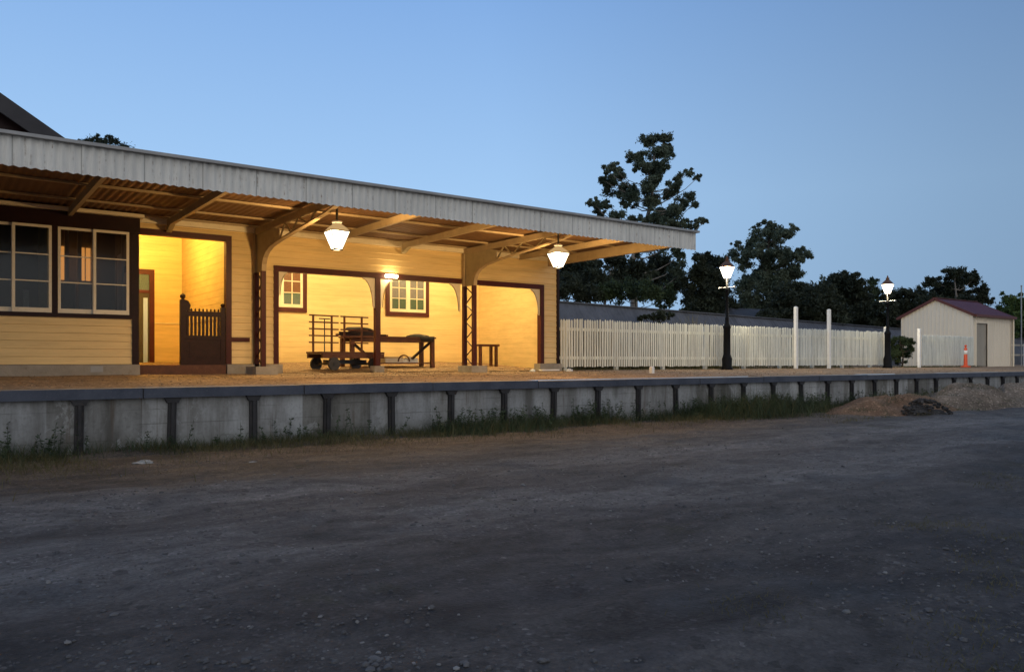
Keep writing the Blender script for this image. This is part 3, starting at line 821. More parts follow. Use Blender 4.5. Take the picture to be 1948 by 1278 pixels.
# ------------------------------------------------------------------ trolley, bench, clutter in the shelter
def fz(y): return ZW + .012 + .238 * max(0, (y - W) / (BK - W)) ** .8
trx, tryy = X(660, 18.15), 18.2
tr = thing('luggage_trolley', (trx, tryy, fz(tryy)), 'flat dark luggage trolley with tall slatted racks and small iron wheels', 'luggage trolley')
A = radians(9); ax, ay = Vector((cos(A), sin(A), 0)), Vector((-sin(A), cos(A), 0))
b0 = Vector((trx, tryy, fz(tryy)))
def T(u, v, w): return b0 + ax * u + ay * v + Vector((0, 0, w))
def tb(mb, u0, u1, v0, v1, w0, w1):
    return mb.bar(T(u0, (v0 + v1) / 2, (w0 + w1) / 2), T(u1, (v0 + v1) / 2, (w0 + w1) / 2), abs(v1 - v0), abs(w1 - w0))
mb = MB()
for i in range(6): tb(mb, -.90, .90, -.36 + i * .12 + .004, -.36 + (i + 1) * .12 - .004, .40, .445)
tb(mb, -.88, .88, -.375, -.30, .29, .397); tb(mb, -.88, .88, .30, .36, .29, .397)
mb.build('deck', TIMBER, tr)
mb = MB()
for u in (-.6, .55): mb.bar(T(u, -.40, .15), T(u, .40, .15), .05, .05); mb.bar(T(u, -.28, .15), T(u, -.28, .3), .05, .1); mb.bar(T(u, .28, .15), T(u, .28, .3), .05, .1)
mb.bar(T(-.6, 0, .2), T(.55, 0, .2), .16, .1)
mb.build('chassis', IRON, tr)
for u in (-.6, .55):
    for v in (-.40, .40):
        c = T(u, v, .155); d = ay * .03
        mb = MB(); mb.tube(c - d, c + d, .155, n=20); wo = mb.build('wheel', IRON, tr)
        mb = MB(); mb.tube(c - d * 1.2, c - d * 1.02, .06, n=16); mb.tube(c - d * 1.8, c - d * 1.36, .035, n=10); mb.build('hub', IRON, wo)
for u0, u1 in ((-.86, -.03), (.03, .86)):
    mb = MB()
    for q in (u0 + .13, u1 - .18): tb(mb, q - .02, q + .02, .30, .34, .445, 1.36)
    for i in range(5): tb(mb, u0, u1, .283, .30, .66 + i * .165, .695 + i * .165)
    mb.build('rack', TIMBER, tr)
mb = MB(); mb.tube(T(-.55, .1, .445), T(-.55, .1, 1.24), .014); mb.tube(T(-.70, .1, 1.25), T(-.40, .1, 1.25), .014); mb.build('pull_handle', IRON, tr)

ty0, ty1 = 18.75, 19.45
tx0, tx1 = X(668, ty0), X(827, ty0)
tbz = EZ + .655
tbl = thing('workbench', ((tx0 + tx1) / 2, (ty0 + ty1) / 2, fz(ty0)), 'long rough timber workbench with braced legs behind the trolley', 'workbench')
mb = MB()
for i in range(4): mb.box(tx0 - .03, tx1 + .03, ty0 - .03 + i * .19, ty0 - .03 + i * .19 + .183, tbz - .045, tbz)
mb.build('bench_top', TIMBER, tbl)
mb = MB(); mb.box(tx0 + .1, tx1 - .1, ty0 + .01, ty0 + .05, tbz - .14, tbz - .047); mb.box(tx0 + .1, tx1 - .1, ty1 - .05, ty1 - .01, tbz - .14, tbz - .047); mb.build('apron', TIMBER, tbl)
for x in (tx0, tx1 - .1):
    for y in (ty0, ty1 - .1): MB().box(x, x + .1, y, y + .1, fz(y) - .03, tbz - .046).build('leg', TIMBER, tbl)
MB().bar((tx1 - .07, ty0 + .15, tbz - .15), (tx1 - .62, ty0 + .15, fz(ty0) + .25), .05, .10, (0, 1, 0)).build('brace', DKBROWN, tbl)
MB().bar((tx0 + .07, ty0 + .15, tbz - .15), (tx0 + .62, ty0 + .15, fz(ty0) + .25), .05, .10, (0, 1, 0)).build('brace', DKBROWN, tbl)
MB().box(tx0 + .15, tx1 - .02, ty0 + .12, ty1 - .12, fz(ty0) + .11, fz(ty0) + .14).build('shelf', TIMBER, tbl)
shz = fz(ty0) + .141
# things on and under the workbench
def blob(mb, c, rx, ry, rz, seed, n=14, m_=8, amp=.25):
    vs = []
    for j in range(m_ + 1):
        ph = pi / 2 * j / m_
        for i in range(n):
            t = 2 * pi * i / n
            k = 1 + amp * noise.noise(Vector((cos(t) * 1.7 + seed, sin(t) * 1.7, ph * 1.5)))
            vs.append((c[0] + rx * k * cos(ph) * cos(t), c[1] + ry * k * cos(ph) * sin(t), c[2] + rz * k * sin(ph)))
    fs = [(j * n + i, j * n + (i + 1) % n, (j + 1) * n + (i + 1) % n, (j + 1) * n + i) for j in range(m_) for i in range(n)]
    fs.append(tuple(reversed(range(n))))
    return mb.add(vs, fs)
bx = X(797, ty0 + .25)
mb = MB(); blob(mb, (bx, ty0 + .32, tbz + .002), .36, .24, .085, 3); mb.prism([(bx - .15, ty0 - .036, tbz + .02), (bx + .33, ty0 - .036, tbz + .02), (bx + .28, ty0 - .04, tbz - .13), (bx - .08, ty0 - .04, tbz - .11)], (0, .003, 0))
tag(mb.build('cover_sheet', DARKCLOTH, smooth=True), 'crumpled black cover sheet lying on the open end of the workbench', 'sheet')
bx = X(690, ty0 + .2)
tm = thing('timber_bundle', (bx, ty0 + .3, tbz), 'bundle of dark timber offcuts piled on the workbench behind the trolley', 'timber')
for i, (dx, dy, dz, L, a) in enumerate(((0, 0, .03, 1.3, 0), (.05, .12, .03, 1.5, .05), (-.05, .06, .085, 1.1, -.06), (.1, .1, .14, .9, .03))):
    MB().bar((bx + dx - L / 2, ty0 + .2 + dy - a, tbz + dz), (bx + dx + L / 2, ty0 + .2 + dy + a, tbz + dz), .1, .052).build('plank', TIMBER if i % 2 else DKBROWN, tm)
mb = MB(); blob(mb, (bx - .1, ty0 + .22, tbz + .168), .42, .2, .07, 9); tag(mb.build('tarpaulin', DARKCLOTH, smooth=True), 'dark folded tarpaulin lying over the timber bundle on the workbench', 'tarpaulin')
bx = X(742, ty0 + .2)
ct = thing('cardboard_carton', (bx, ty0 + .3, shz), 'pale open carton with green lid standing on the workbench shelf', 'carton')
MB().box(bx - .14, bx + .38, ty0 + .2, ty0 + .5, shz, shz + .11).build('carton_body', TINW, ct)
MB().box(bx - .15, bx + .39, ty0 + .19, ty0 + .51, shz + .112, shz + .16).build('lid', CARD, ct)
bx = X(778, ty0 + .2)
mb = MB()
for q in range(5): blob(mb, (bx - .12 + q * .09, ty0 + .3 + .04 * (q % 2), shz), .1, .1, .09 + .03 * (q % 3), q * 3.3, 10, 5, .5)
tag(mb.build('rag_heap', LITTER, smooth=True), 'heap of pale rags on the workbench shelf under the cover sheet', 'rags')
mb = MB(); last = None
for i in range(12):
    t = pi * i / 11; q = Vector((bx - .16 - .17 * cos(t), ty0 + .19, shz + .03 + .17 * sin(t)))
    if last is not None: mb.tube(last, q, .02, n=8)
    last = q
tag(mb.build('hose_loop', TIMBER, smooth=True), 'short red hose looped over the rags on the workbench shelf', 'hose')
# bench end behind the second column
by = 19.3
sx0, sx1 = X(905, by), X(944, by); zt = Z(655, 928, by)
bn = thing('stool', ((sx0 + sx1) / 2, by, fz(by)), 'small red timber stool beside the lattice column in the empty half of the shelter', 'stool')
MB().box(sx0, sx1, by - .18, by + .22, zt - .06, zt).build('seat', TIMBER, bn)
for x, y in ((sx0 + .05, by - .15), (sx1 - .12, by - .15), (sx0 + .05, by + .12), (sx1 - .12, by + .12)):
    MB().box(x, x + .075, y, y + .075, fz(by) - .03, zt - .061).build('leg', TIMBER, bn)
# plank and scraps by the end wall
xx = X(1046, W - .55)
mb = MB(); mb.bar((xx - .33, W - .55, ZW + .03), (xx + .33, W - .5, ZW + .03), .14, .035); tag(mb.build('loose_plank', WHITEP), 'short white plank lying on the dirt at the corner of the station wall', 'plank')
for q, (pxx, D) in enumerate(((1014, W - .6), (1083, W - .5))):
    mb = MB(); blob(mb, (X(pxx, D), D, yz(X(pxx, D), D) - .005), .1, .08, .07, q * 5.1, 10, 5, .6)
    tag(mb.build('crumpled_bag', LITTER), ('crumpled pale bag on the dirt in front of the shelter jamb', 'crumpled pale bag on the dirt at the start of the picket fence')[q], 'bag')
xx = X(1240, 15.0)
mb = MB(); mb.box(xx - .05, xx + .05, 14.95, 15.05, yz(xx, 15) - .05, yz(xx, 15) + .16); mb.prism([(xx - .05, 14.95, yz(xx, 15) + .16), (xx + .05, 14.95, yz(xx, 15) + .16), (xx, 14.95, yz(xx, 15) + .19)], (0, .1, 0))
tag(mb.build('white_peg', WHITEP), 'short white survey peg standing in the platform dirt before the fence', 'peg')

# ------------------------------------------------------------------ picket fences
def picket_fence(name, x0, x1, label, zt, zb, tall=(), posts_at=(), mat=WHITE):
    t = thing(name, (x0, W, ZW), label, 'fence', 'white picket fences along the platform')
    ps = sorted(posts_at)
    for p in ps:
        MB().box(p - .055, p + .055, W + .0, W + .11, ZW - .1, zt - .05).build('post', mat, t)
    edges = [x0] + [p for p in ps if x0 + .3 < p < x1 - .3] + [x1]
    for a, b in zip(edges[:-1], edges[1:]):
        for zc_ in (EZ + .94, EZ + .10):
            MB().box(a + .002, b - .002, W - .045, W - .002, zc_ - .045, zc_ + .045).build('rail', mat, t)
        mb = MB(); n = max(1, round((b - a) / .099)); 
        for i in range(n):
            x = a + (b - a) * (i + .5) / n + R.uniform(-.004, .004); d = R.gauss(0, .012); w = .029 + R.uniform(-.003, .003); l = R.gauss(0, .008)
            z0, z1 = zb + d * .6, zt + d
            y0, y1 = W - .068, W - .047
            mb.add([(x - w, y0, z0), (x + w, y0, z0), (x + w, y1, z0), (x - w, y1, z0), (x - w + l, y0, z1 - .03), (x + w + l, y0, z1 - .03), (x + w + l, y1, z1 - .03), (x - w + l, y1, z1 - .03), (x + l, y0, z1 + .01), (x + l, y1, z1 + .01)],
                   [(3, 2, 1, 0), (0, 1, 5, 8, 4), (2, 3, 7, 9, 6), (1, 2, 6, 5), (3, 0, 4, 7), (5, 6, 9, 8), (7, 4, 8, 9)])
        mb.build('slat_panel', mat, t)
    return t
fx0, fx1 = endX + .1, X(1681, W)
fp = [X(1174, W) + 2.07 * k for k in range(-1, 9)]
xp1, xp2 = X(1514, W), X(1577, W)
fp = [p for p in fp if p < fx1 - .4 and abs(p - xp1) > .4 and abs(p - xp2) > .4]
picket_fence('picket_fence', fx0, fx1, 'long white picket fence running from the station corner to the second lamp post', EZ + 1.23, ZW + .11, posts_at=fp)
fx2, fx3 = X(1752, W), X(1850, W)
picket_fence('picket_fence', fx2, fx3, 'short pale picket fence in front of the cream shed', EZ + 1.17, ZW + .10, posts_at=[fx2 + 2.0])
for pxx, ytop, label in ((1514, 583, 'tallest white square post rising above the picket fence'), (1577, 588, 'second tall white square post along the picket fence, towards the shed'),
                         (1684.5, 622, 'white end post of the long picket fence beside the second lamp post'), (1748.5, 625, 'white end post of the short fence by the bush')):
    x = X(pxx, W - .13)
    mb = MB(); zt_ = Z(ytop, pxx, W - .13); w = .055
    mb.box(x - w, x + w, W - .185, W - .075, ZW - .1, zt_ - .03)
    mb.lathe((x, W - .13, zt_ - .03), [(w * 1.41, 0), (w * .6, .03)], 4, a0=pi / 4)
    tag(mb.build('white_post', WHITEP), label, 'post', 'white square posts')

# ------------------------------------------------------------------ street lamps
def street_lamp(pxx, D, ybase, yring, ytop, label):
    x = X(pxx, D); zb = yz(x, D); zr_, zt_ = Z(yring, pxx, D), Z(ytop, pxx, D)
    H = zr_ - zb
    t = thing('lamp_post', (x, D, zb), label, 'street lamp', 'lit lamp posts on the platform')
    mb = MB()
    mb.lathe((x, D, zb - .05), [(.19, 0), (.19, .12), (.165, .16), (.17, .42), (.14, .50), (.12, .56), (.115, 1.42), (.13, 1.46), (.13, 1.52), (.075, 1.60), (.06, 1.75), (.07, 1.78), (.05, 1.82), (.042, H - .38), (.06, H - .36), (.06, H - .30), (.04, H - .28), (.03, H + .03)], 14)
    mb.build('post', BLACKP, t, True)
    mb = MB(); mb.tube((x, D - .33, H + zb - .30), (x, D + .33, H + zb - .30), .018)
    for q in (-.335, .335): mb.lathe((x, D + q, H + zb - .3), [(.028, -.028), (.028, .028)], 8)
    mb.build('ladder_bar', GALV, t)
    mb = MB()
    for sx, sy in ((1, 1), (1, -1), (-1, 1), (-1, -1)): mb.bar((x + sx * .02, D + sy * .02, zr_ - .15), (x + sx * .085, D + sy * .085, zr_), .02, .02)
    mb.build('cradle', BLACKP, t)
    bulb(t, (x, D, zr_ + .5 * (zt_ - zr_)), 800, (1, .86, .58))
    lantern_parts(t, (x, D, zr_), .15, .36, zt_ - zr_, LANT2, .20, COPPER, BLACKP, True)
street_lamp(1383, 17.25, 702, 530, 508, 'lit black lamp post standing in front of the middle of the picket fence')
street_lamp(1688.5, 17.3, 700, 559, 541, 'lit black lamp post standing at the far end of the picket fence')

# ------------------------------------------------------------------ shed
sx = X(1850, 18.3); sD0, sD1 = 18.3, 21.9
sE = EZ + 2.33; sRg = EZ + 3.18; sXe = X(1923, 18.3); sm = (sD0 + sD1) / 2
sd = thing('garden_shed', (sx, sD0, ZW), 'small cream steel shed with maroon gable roof and grey side door', 'shed')
mb = MB()
def ribbed(mb, o, u, n, L, zb, ztop, pitch=.2):
    o, u, n = Vector(o), Vector(u), Vector(n); s = 0; pts = []
    while s < L - 1e-4:
        for ds, out in ((0, 0), (.012, .016), (.04, .016), (.052, 0)):
            if s + ds <= L: pts.append((s + ds, out))
        s += pitch
    pts.append((L, 0))
    oi = len(mb.v)
    for s, out in pts:
        q = o + u * s + n * out
        mb.v += [(q.x, q.y, zb), (q.x, q.y, ztop(s))]
    for i in range(len(pts) - 1):
        a = oi + 2 * i; mb.f.append((a, a + 2, a + 3, a + 1))
ribbed(mb, (sx, sD1, 0), (0, -1, 0), (-1, 0, 0), sD1 - sD0, ZW, lambda s: sE + (sRg - sE) * (1 - abs(s - (sD1 - sD0) / 2) / ((sD1 - sD0) / 2)))
dA, dB = X(1857, sD0), X(1878, sD0); dZ = Z(615, 1866, sD0)
ribbed(mb, (sx, sD0, 0), (1, 0, 0), (0, -1, 0), dA - sx, ZW, lambda s: sE)
ribbed(mb, (dB, sD0, 0), (1, 0, 0), (0, -1, 0), sXe - dB, ZW, lambda s: sE)
ribbed(mb, (dA, sD0, 0), (1, 0, 0), (0, -1, 0), dB - dA, dZ, lambda s: sE)
mb.box(sXe - .02, sXe, sD0, sD1, ZW, sE); mb.box(sx, sXe, sD1 - .0, sD1 + .02, ZW, sE)
mb.build('wall', SHEDW, sd)
mb = MB(); mb.box(sx - .03, sx + .05, sD0 - .03, sD0 - .018, ZW, sE); mb.box(sx - .03, sx - .018, sD0 - .018, sD0 + .05, ZW, sE); mb.box(sx - .03, sx - .018, sD1 - .05, sD1, ZW, sE)
mb.box(sXe - .06, sXe + .02, sD0 - .03, sD0 - .018, ZW, sE)
mb.box(dA - .05, dA, sD0 - .03, sD0, ZW, dZ + .06); mb.box(dB, dB + .16, sD0 - .03, sD0 + .0, ZW, dZ + .06); mb.box(dA, dB, sD0 - .03, sD0, dZ, dZ + .06)
mb.build('corner_trim', SHEDW, sd)
mb = MB(); ribbed(mb, (dA, sD0 + .06, 0), (1, 0, 0), (0, -1, 0), dB - dA, ZW + .02, lambda s: dZ, .15); d_ = mb.build('door', GREYD, sd)
MB().box(dB - .12, dB - .09, sD0 + .01, sD0 + .04, ZW + .95, ZW + 1.05).build('handle', GALV, d_)
mb = MB()
for sg in (-1, 1):
    n = 40; hwid = (sD1 - sD0) / 2 + .14
    o = len(mb.v)
    L = sXe - sx + .24; k = int(L / .05)
    for i in range(k + 1):
        x = sx - .12 + L * i / k; dz = .018 * (i % 4 == 0)
        mb.v += [(x, sm, sRg + .09 + dz), (x, sm + sg * hwid, sE - .0 + .035 + dz - .03)]
    for i in range(k):
        a = o + 2 * i; mb.f.append((a, a + 2, a + 3, a + 1) if sg > 0 else (a, a + 1, a + 3, a + 2))
rf = mb.build('roof', SHEDR, sd)
mb = MB(); hwid = (sD1 - sD0) / 2 + .14
for sg in (-1, 1):
    for x in (sx - .10, sXe + .10): mb.bar((x, sm, sRg + .05), (x, sm + sg * hwid, sE - .035), .05, .13)
mb.box(sx - .07, sXe + .13, sD0 - .25, sD0 - .14, sE - .10, sE + .02); mb.box(sx - .07, sXe + .13, sD1 + .14, sD1 + .25, sE - .10, sE + .02)
mb.bar((sx - .12, sm, sRg + .105), (sXe + .12, sm, sRg + .105), .2, .03)
mb.build('barge_and_gutter', SHEDT, sd)
MB().tube((sXe + .06, sD0 - .1, ZW), (sXe + .06, sD0 - .1, sE - .1), .045).build('downpipe', SHEDW, sd)

bo = X(1837, 17.2); bz = yz(bo, 17.2)
bd = thing('safety_bollard', (bo, 17.2, bz), 'orange plastic safety bollard with white band before the short fence', 'bollard')
MB().lathe((bo, 17.2, bz), [(.21, 0), (.21, .05), (.1, .07), (.085, .12), (.07, .86), (.05, .9), (.03, .92), (.03, .95), (.055, .96), (.055, 1.02), (.02, 1.04)], 14).build('body', ORANGE, bd, True)
MB().lathe((bo, 17.2, bz), [(.0815, .60), (.0765, .78)], 14).build('reflective_band', REFL, bd, True)

# beyond the shed: post and rail with a thin pole
xq = X(1943, 19)
mb = MB(); mb.tube((xq, 19, ZW - .1), (xq, 19, Z(545, 1943, 19)), .03); mb.lathe((xq, 19, Z(545, 1943, 19)), [(.04, 0), (.05, .04), (.01, .08)], 8); tag(mb.build('thin_pole', GALV), 'thin pale metal pole beyond the shed', 'pole')
rl = thing('rail_fence', (xq, 19, ZW), 'low white post and rail fence beyond the shed', 'fence')
for k in range(3): MB().box(xq - 1.6 + k * 2, xq - 1.5 + k * 2, 18.95, 19.05, ZW - .1, EZ + .98).build('post', WHITEP, rl)
for z in (EZ + .9, EZ + .35): MB().box(xq - 1.5, xq + 8, 19.052, 19.09, z - .05, z + .05).build('rail', GREYD, rl)

# ------------------------------------------------------------------ long grey iron shed behind the fence
la, lb = X(1000, 26), 75
ls = thing('long_shed', (la, 26, ZW), 'long low grey iron shed roof showing above the picket fence', 'shed')
def lz(x): return Z(570, 1065, 26) - (x - X(1065, 26)) * .017
mb = MB(); n = int((lb - la) / .06)
strip(mb, lambda i: ((la + i * .06, 26 + corr(i, .012), lz(la + i * .06) - 1.3), (la + i * .06, 26.9 + corr(i, .012), lz(la + i * .06))), n); mb.build('roof', SHEETR, ls)
mb = MB(); strip(mb, lambda i: ((la + i * .06, 26.1 + corr(i, .012), ZW), (la + i * .06, 26.1 + corr(i, .012), lz(la + i * .06) - 1.3)), n); mb.box(la, lb, 26.95, 27.0, ZW, lz(lb) - .1); mb.build('wall', SHEETR, ls)
MB().bar((la, 26.9, lz(la) + .02), (lb, 26.9, lz(lb) + .02), .22, .05).build('ridge_cap', SHEETR, ls)
# cottage roof among the trees
c0 = PD(1440, 600, 56)
ch = thing('cottage', (c0.x, c0.y, ZW), 'dark grey hip roof of a cottage half hidden by trees', 'house')
mb = MB(); w_, d_ = 7, 4; zc_ = EZ + 2.4; zp = EZ + 3.7
mb.add([(c0.x - w_, c0.y - d_, zc_), (c0.x + w_, c0.y - d_, zc_), (c0.x + w_, c0.y + d_, zc_), (c0.x - w_, c0.y + d_, zc_), (c0.x - 3, c0.y, zp), (c0.x + 3, c0.y, zp)],
       [(0, 1, 5, 4), (1, 2, 5), (2, 3, 4, 5), (3, 0, 4)]); mb.build('roof', DKROOF, ch)
MB().box(c0.x - w_ + .5, c0.x + w_ - .5, c0.y - d_ + .5, c0.y + d_ - .5, ZW, zc_ - .002).build('wall', STUCCO, ch)

# ------------------------------------------------------------------ trees
def crown(mb, clumps, d, size, dens, spread, flat=1.0, conv=None, rnd=None):
    rnd = rnd or R
    cen = []
    for cx_, cy_, rx, ry in clumps:
        rx *= 1.22; ry *= 1.32
        dd = d + rnd.uniform(-spread, spread)
        c = PD(cx_, cy_, dd); a, b = rx / F * dd, ry / F * dd
        cen.append((c, a, b))
        nl = int(dens * 9 * (rx * ry) ** .9 / 10) + 30; sz0 = size * .43
        # a clump is itself many small tufts, some straying outside it, so its outline breaks up
        tufts = []
        for _ in range(max(9, int((rx * ry) ** .5 / 1.05))):
            while True:
                q = Vector((rnd.uniform(-1, 1), rnd.uniform(-1, 1), rnd.uniform(-1, 1)))
                if q.length < 1: break
            q *= rnd.choice((.6, .85, 1.0, 1.0, 1.18))
            tufts.append((Vector((q.x * a, q.y * a, q.z * b)), rnd.uniform(.07, .24)))
        for _ in range(nl):
            tq, sg = rnd.choice(tufts)
            g3 = Vector((rnd.gauss(0, 1), rnd.gauss(0, 1), rnd.gauss(-.25, .8))) * sg * (a + b) * .5
            p = c + tq + g3
            sz = sz0 * rnd.uniform(.5, 1.4)
            dv = Vector((rnd.gauss(0, .8), rnd.gauss(0, .8), rnd.gauss(-.5, .7))).normalized()
            sv = dv.cross(Vector((rnd.gauss(0, 1), rnd.gauss(0, 1), rnd.gauss(0, 1)))).normalized()
            mb.add([p - dv * sz, p + sv * sz * .36, p + dv * sz, p - sv * sz * .36], [(0, 1, 2, 3)])
    return cen
def limb(mb, p, q, r0, r1, k=4, wob=.12):
    p, q = Vector(p), Vector(q); L = (q - p).length; last = p; lr = r0
    for i in range(1, k + 1):
        t = i / k; c = p.lerp(q, t) + Vector((R.gauss(0, 1), R.gauss(0, 1), R.gauss(0, .6))) * (wob * L / k if i < k else 0) + Vector((0, 0, L * .12 * sin(pi * t) * -1))
        r = r0 + (r1 - r0) * t; mb.tube(last, c, lr, r, 7, False); last, lr = c, r
def tree(name, label, clumps, d, size=.3, dens=6, spread=2.0, leaf=DARKLEAF, bark=DBARK, base=None, trunk=None, r=.28, group='trees beyond the fence', cat='tree', origin=(0, 0, 1)):
    ox, oy, s = origin
    cl = [(ox + a * s, oy + b * s, c * s, e * s) for a, b, c, e in clumps]
    bx_ = base if base is not None else sum(c[0] for c in cl) / len(cl)
    root = PD(bx_, 687, d); root.z = ZW - .1
    t = thing(name, root, label, cat, group)
    mb = MB(); cen = crown(mb, cl, d, size, dens, spread); mb.build('crown', leaf, t)
    top = max(cen, key=lambda q: q[0].z)[0]
    mb = MB()
    tp = [root] + ([PD(a, b, d) for a, b in trunk] if trunk else [root.lerp(top, .45) + Vector((.2, 0, 0)), root.lerp(top, .9)])
    n = len(tp) - 1; spine = []
    for i in range(n):
        r0, r1 = r * (1 - .8 * i / n), r * (1 - .8 * (i + 1) / n)
        mb.tube(tp[i], tp[i + 1], r0, r1, 9, False)
        for q in range(6): spine.append((tp[i].lerp(tp[i + 1], q / 6), r0))
    for c, a, b in cen:
        cand = [sp_ for sp_ in spine if sp_[0].z < c.z - .35 * (c - sp_[0]).xy.length and sp_[0].z > root.z + (top.z - root.z) * .12]
        if not cand: continue
        s_ = min(cand, key=lambda q: (q[0] - c).length)
        limb(mb, s_[0], c, max(.025, s_[1] * .30), .015)
    mb.build('trunk', bark, t, True)
    return t
S1 = (1040, 230, .2896); S3 = (1280, 380, .343)
gum = [(700,115,60,32),(775,120,42,32),(660,150,25,20),(745,200,75,33),(800,220,28,45),(600,225,55,26),(550,250,30,14),(640,300,55,36),(700,330,65,45),(745,280,45,45),(690,400,55,55),(680,480,45,55),(690,540,38,38),
 (440,305,50,26),(400,335,22,16),(480,350,55,36),(365,385,25,20),(430,400,62,36),(480,450,80,40),(560,490,55,45),(540,540,45,26),
 (300,530,36,18),(350,560,50,24),(400,550,28,18),(320,580,22,14),(360,605,35,22),(470,625,70,20),(560,635,50,18),
 (945,340,32,18),(990,375,22,16),(915,330,14,9),(870,385,52,26),(830,430,50,30),(800,470,40,32),(950,495,38,32),(965,545,28,20),(880,550,55,32),(830,590,55,42),(760,610,55,42),(720,650,60,40),(800,670,80,30),(640,650,40,20),
 (910,655,22,16),(965,685,35,16),(1010,655,25,18),(1045,655,14,16),(890,695,40,14),(740,740,80,40),(820,800,70,50),(880,880,45,40),(840,960,45,45),(860,1020,35,40)]
tree('gum_tree', 'tall ragged gum tree rising over the end of the canopy', gum, 60, .27, 15, 2.2, GUMLEAF, BARK, 1207, [(1206, 560), (1201, 500), (1225, 440), (1240, 380), (1245, 290)], .34, origin=S1)
# pale lower limbs of the gum
under = [(150,960,70,60),(200,1000,110,80),(350,1040,110,90),(300,920,80,50),(480,950,70,60),(620,960,70,60),(440,900,60,50),(120,1060,80,50),(260,1080,90,50),(420,1080,90,50),(540,1040,80,50),(250,960,80,60),(560,1000,70,60)]
tree('smaller_tree', 'dark shapeless tree under the canopy end, left of the pale gum trunk'.replace('left of', 'beside'), under, 54, .3, 9, 2.5, DARKLEAF, BARK, 1120, None, .2, origin=S1)
und2 = [(740,930,70,70),(700,1050,80,70),(820,1060,55,60),(650,1010,60,50),(780,990,50,60),(840,1110,50,50),(620,1080,70,50),(740,1120,80,40)]
tree('smaller_tree', 'dark bushy tree right behind the gum trunk with sky showing past its edge'.replace('right behind', 'close behind'), und2, 66, .32, 9, 2, DARKLEAF, DBARK, None, None, .2, origin=S1)
sh = [(480,1110,80,55),(580,1110,80,50),(680,1130,80,60),(780,1150,60,60),(390,1130,70,40)]
tree('shrub', 'broad olive shrub growing below the fork of the gum tree', sh, 46, .22, 9, 1.5, BUSHLEAF, DBARK, None, None, .1, cat='shrub', group='shrubs behind the fence', origin=S1)
sh = [(110,1090,60,70),(190,1110,60,60),(280,1130,70,45),(60,1060,40,60)]
tree('shrub', 'dark shrub against the station corner above the grey shed roof', sh, 45, .22, 9, 1.5, DARKLEAF, DBARK, None, None, .1, cat='shrub', group='shrubs behind the fence', origin=S1)
tree('shrub', 'dark low shrub in front of the grey shed roof beyond the picket fence', [(700,1275,34,26),(760,1285,40,28),(800,1280,26,22),(640,1290,30,18)], 36, .16, 12, .6, DARKLEAF, DBARK, None, None, .05, cat='shrub', group='shrubs behind the fence', origin=S1)
tB = [(200,325,45,30),(150,375,55,45),(250,360,45,40),(120,440,55,45),(210,440,75,55),(270,470,55,55),(110,510,50,45),(200,560,95,65),(280,590,75,65),(95,590,50,45),(150,640,90,50),(250,660,80,40),(60,650,50,40)]
tree('bushy_tree', 'dense rounded tree directly behind the nearer lamp post', tB, 55, .27, 14, 2, DARKLEAF, DBARK, None, None, .25, origin=S3)
tC = [(515,140,46,24),(560,175,42,30),(480,200,60,26),(660,158,32,18),(635,185,30,20),(610,200,40,26),(420,250,55,22),(540,230,55,36),(350,250,22,16),(470,290,70,34),(360,305,45,26),(400,350,55,30),(560,310,80,40),(650,330,55,40),(720,290,36,24),(750,315,20,18),(690,395,36,34),(560,400,70,42),(480,420,60,42),(640,420,60,36),(520,470,80,42),(420,460,45,45),(420,560,55,55),(620,460,70,42),(400,500,40,60),(540,560,70,50),(460,620,90,45)]
tree('gum_tree', 'second gum tree with spreading clumps between the two lamp posts', tC, 70, .30, 13, 2.2, GUMLEAF, DBARK, 1462, [(1462, 590), (1458, 520), (1463, 450)], .3, origin=S3)
tD = [(640,530,85,55),(760,520,85,50),(700,500,60,35),(800,590,90,70),(680,620,90,60),(600,590,60,60),(850,560,50,60),(760,670,120,50),(720,560,90,60),(640,660,90,50),(820,520,60,40),(560,640,80,50),(880,640,70,50)]
tree('bushy_tree', 'wide dark brown tree behind the two tall white posts', tD, 50, .27, 9, 2, DARKLEAF, DBARK, None, None, .2, origin=S3)
tE = [(950,425,50,26),(910,440,40,26),(990,440,45,26),(900,475,50,40),(1000,470,52,40),(1045,500,32,34),(960,540,100,60),(960,620,110,60),(900,600,60,60),(1040,590,50,60),(980,680,110,40),(950,500,70,50),(1060,640,70,60),(880,560,50,60)]
tree('bushy_tree', 'dark spiky tree between the tall white posts and the farther lamp', tE, 58, .32, 9, 2, DARKLEAF, DBARK, None, None, .2, origin=S3)
tree('slender_tree', 'thin pale twiggy tree poking above the dark trees', [(835,440,18,24),(850,460,16,30),(825,470,14,18),(845,500,20,24)], 75, .24, 4, 1, GUMLEAF, DBARK, None, None, .1, origin=S3)
tree('poplar_tree', 'narrow upright tree just before the farther lamp post', [(1098,455,12,30),(1100,490,18,40),(1126,480,14,36),(1115,540,38,50),(1120,610,50,55),(1125,670,55,45)], 64, .26, 8, 1.2, BUSHLEAF, DBARK, None, None, .15, origin=S3)
tG = [(1290,515,60,28),(1360,520,55,28),(1250,560,55,42),(1340,590,80,48),(1180,600,50,45),(1230,650,55,55),(1190,550,40,35),(1420,560,60,40),(1290,620,70,50),(1160,670,60,50)]
tree('bushy_tree', 'broad low dark tree between the farther lamp post and the shed', tG, 56, .28, 9, 2, DARKLEAF, DBARK, None, None, .2, origin=S3)
tH = [(1450,450,40,28),(1460,500,45,40),(1560,405,52,28),(1620,420,52,30),(1655,450,34,22),(1545,470,34,36),(1590,500,42,45),(1720,510,38,34),(1740,545,30,28),(1650,520,36,24),(1500,530,40,40),(1600,560,60,40),(1690,560,50,30)]
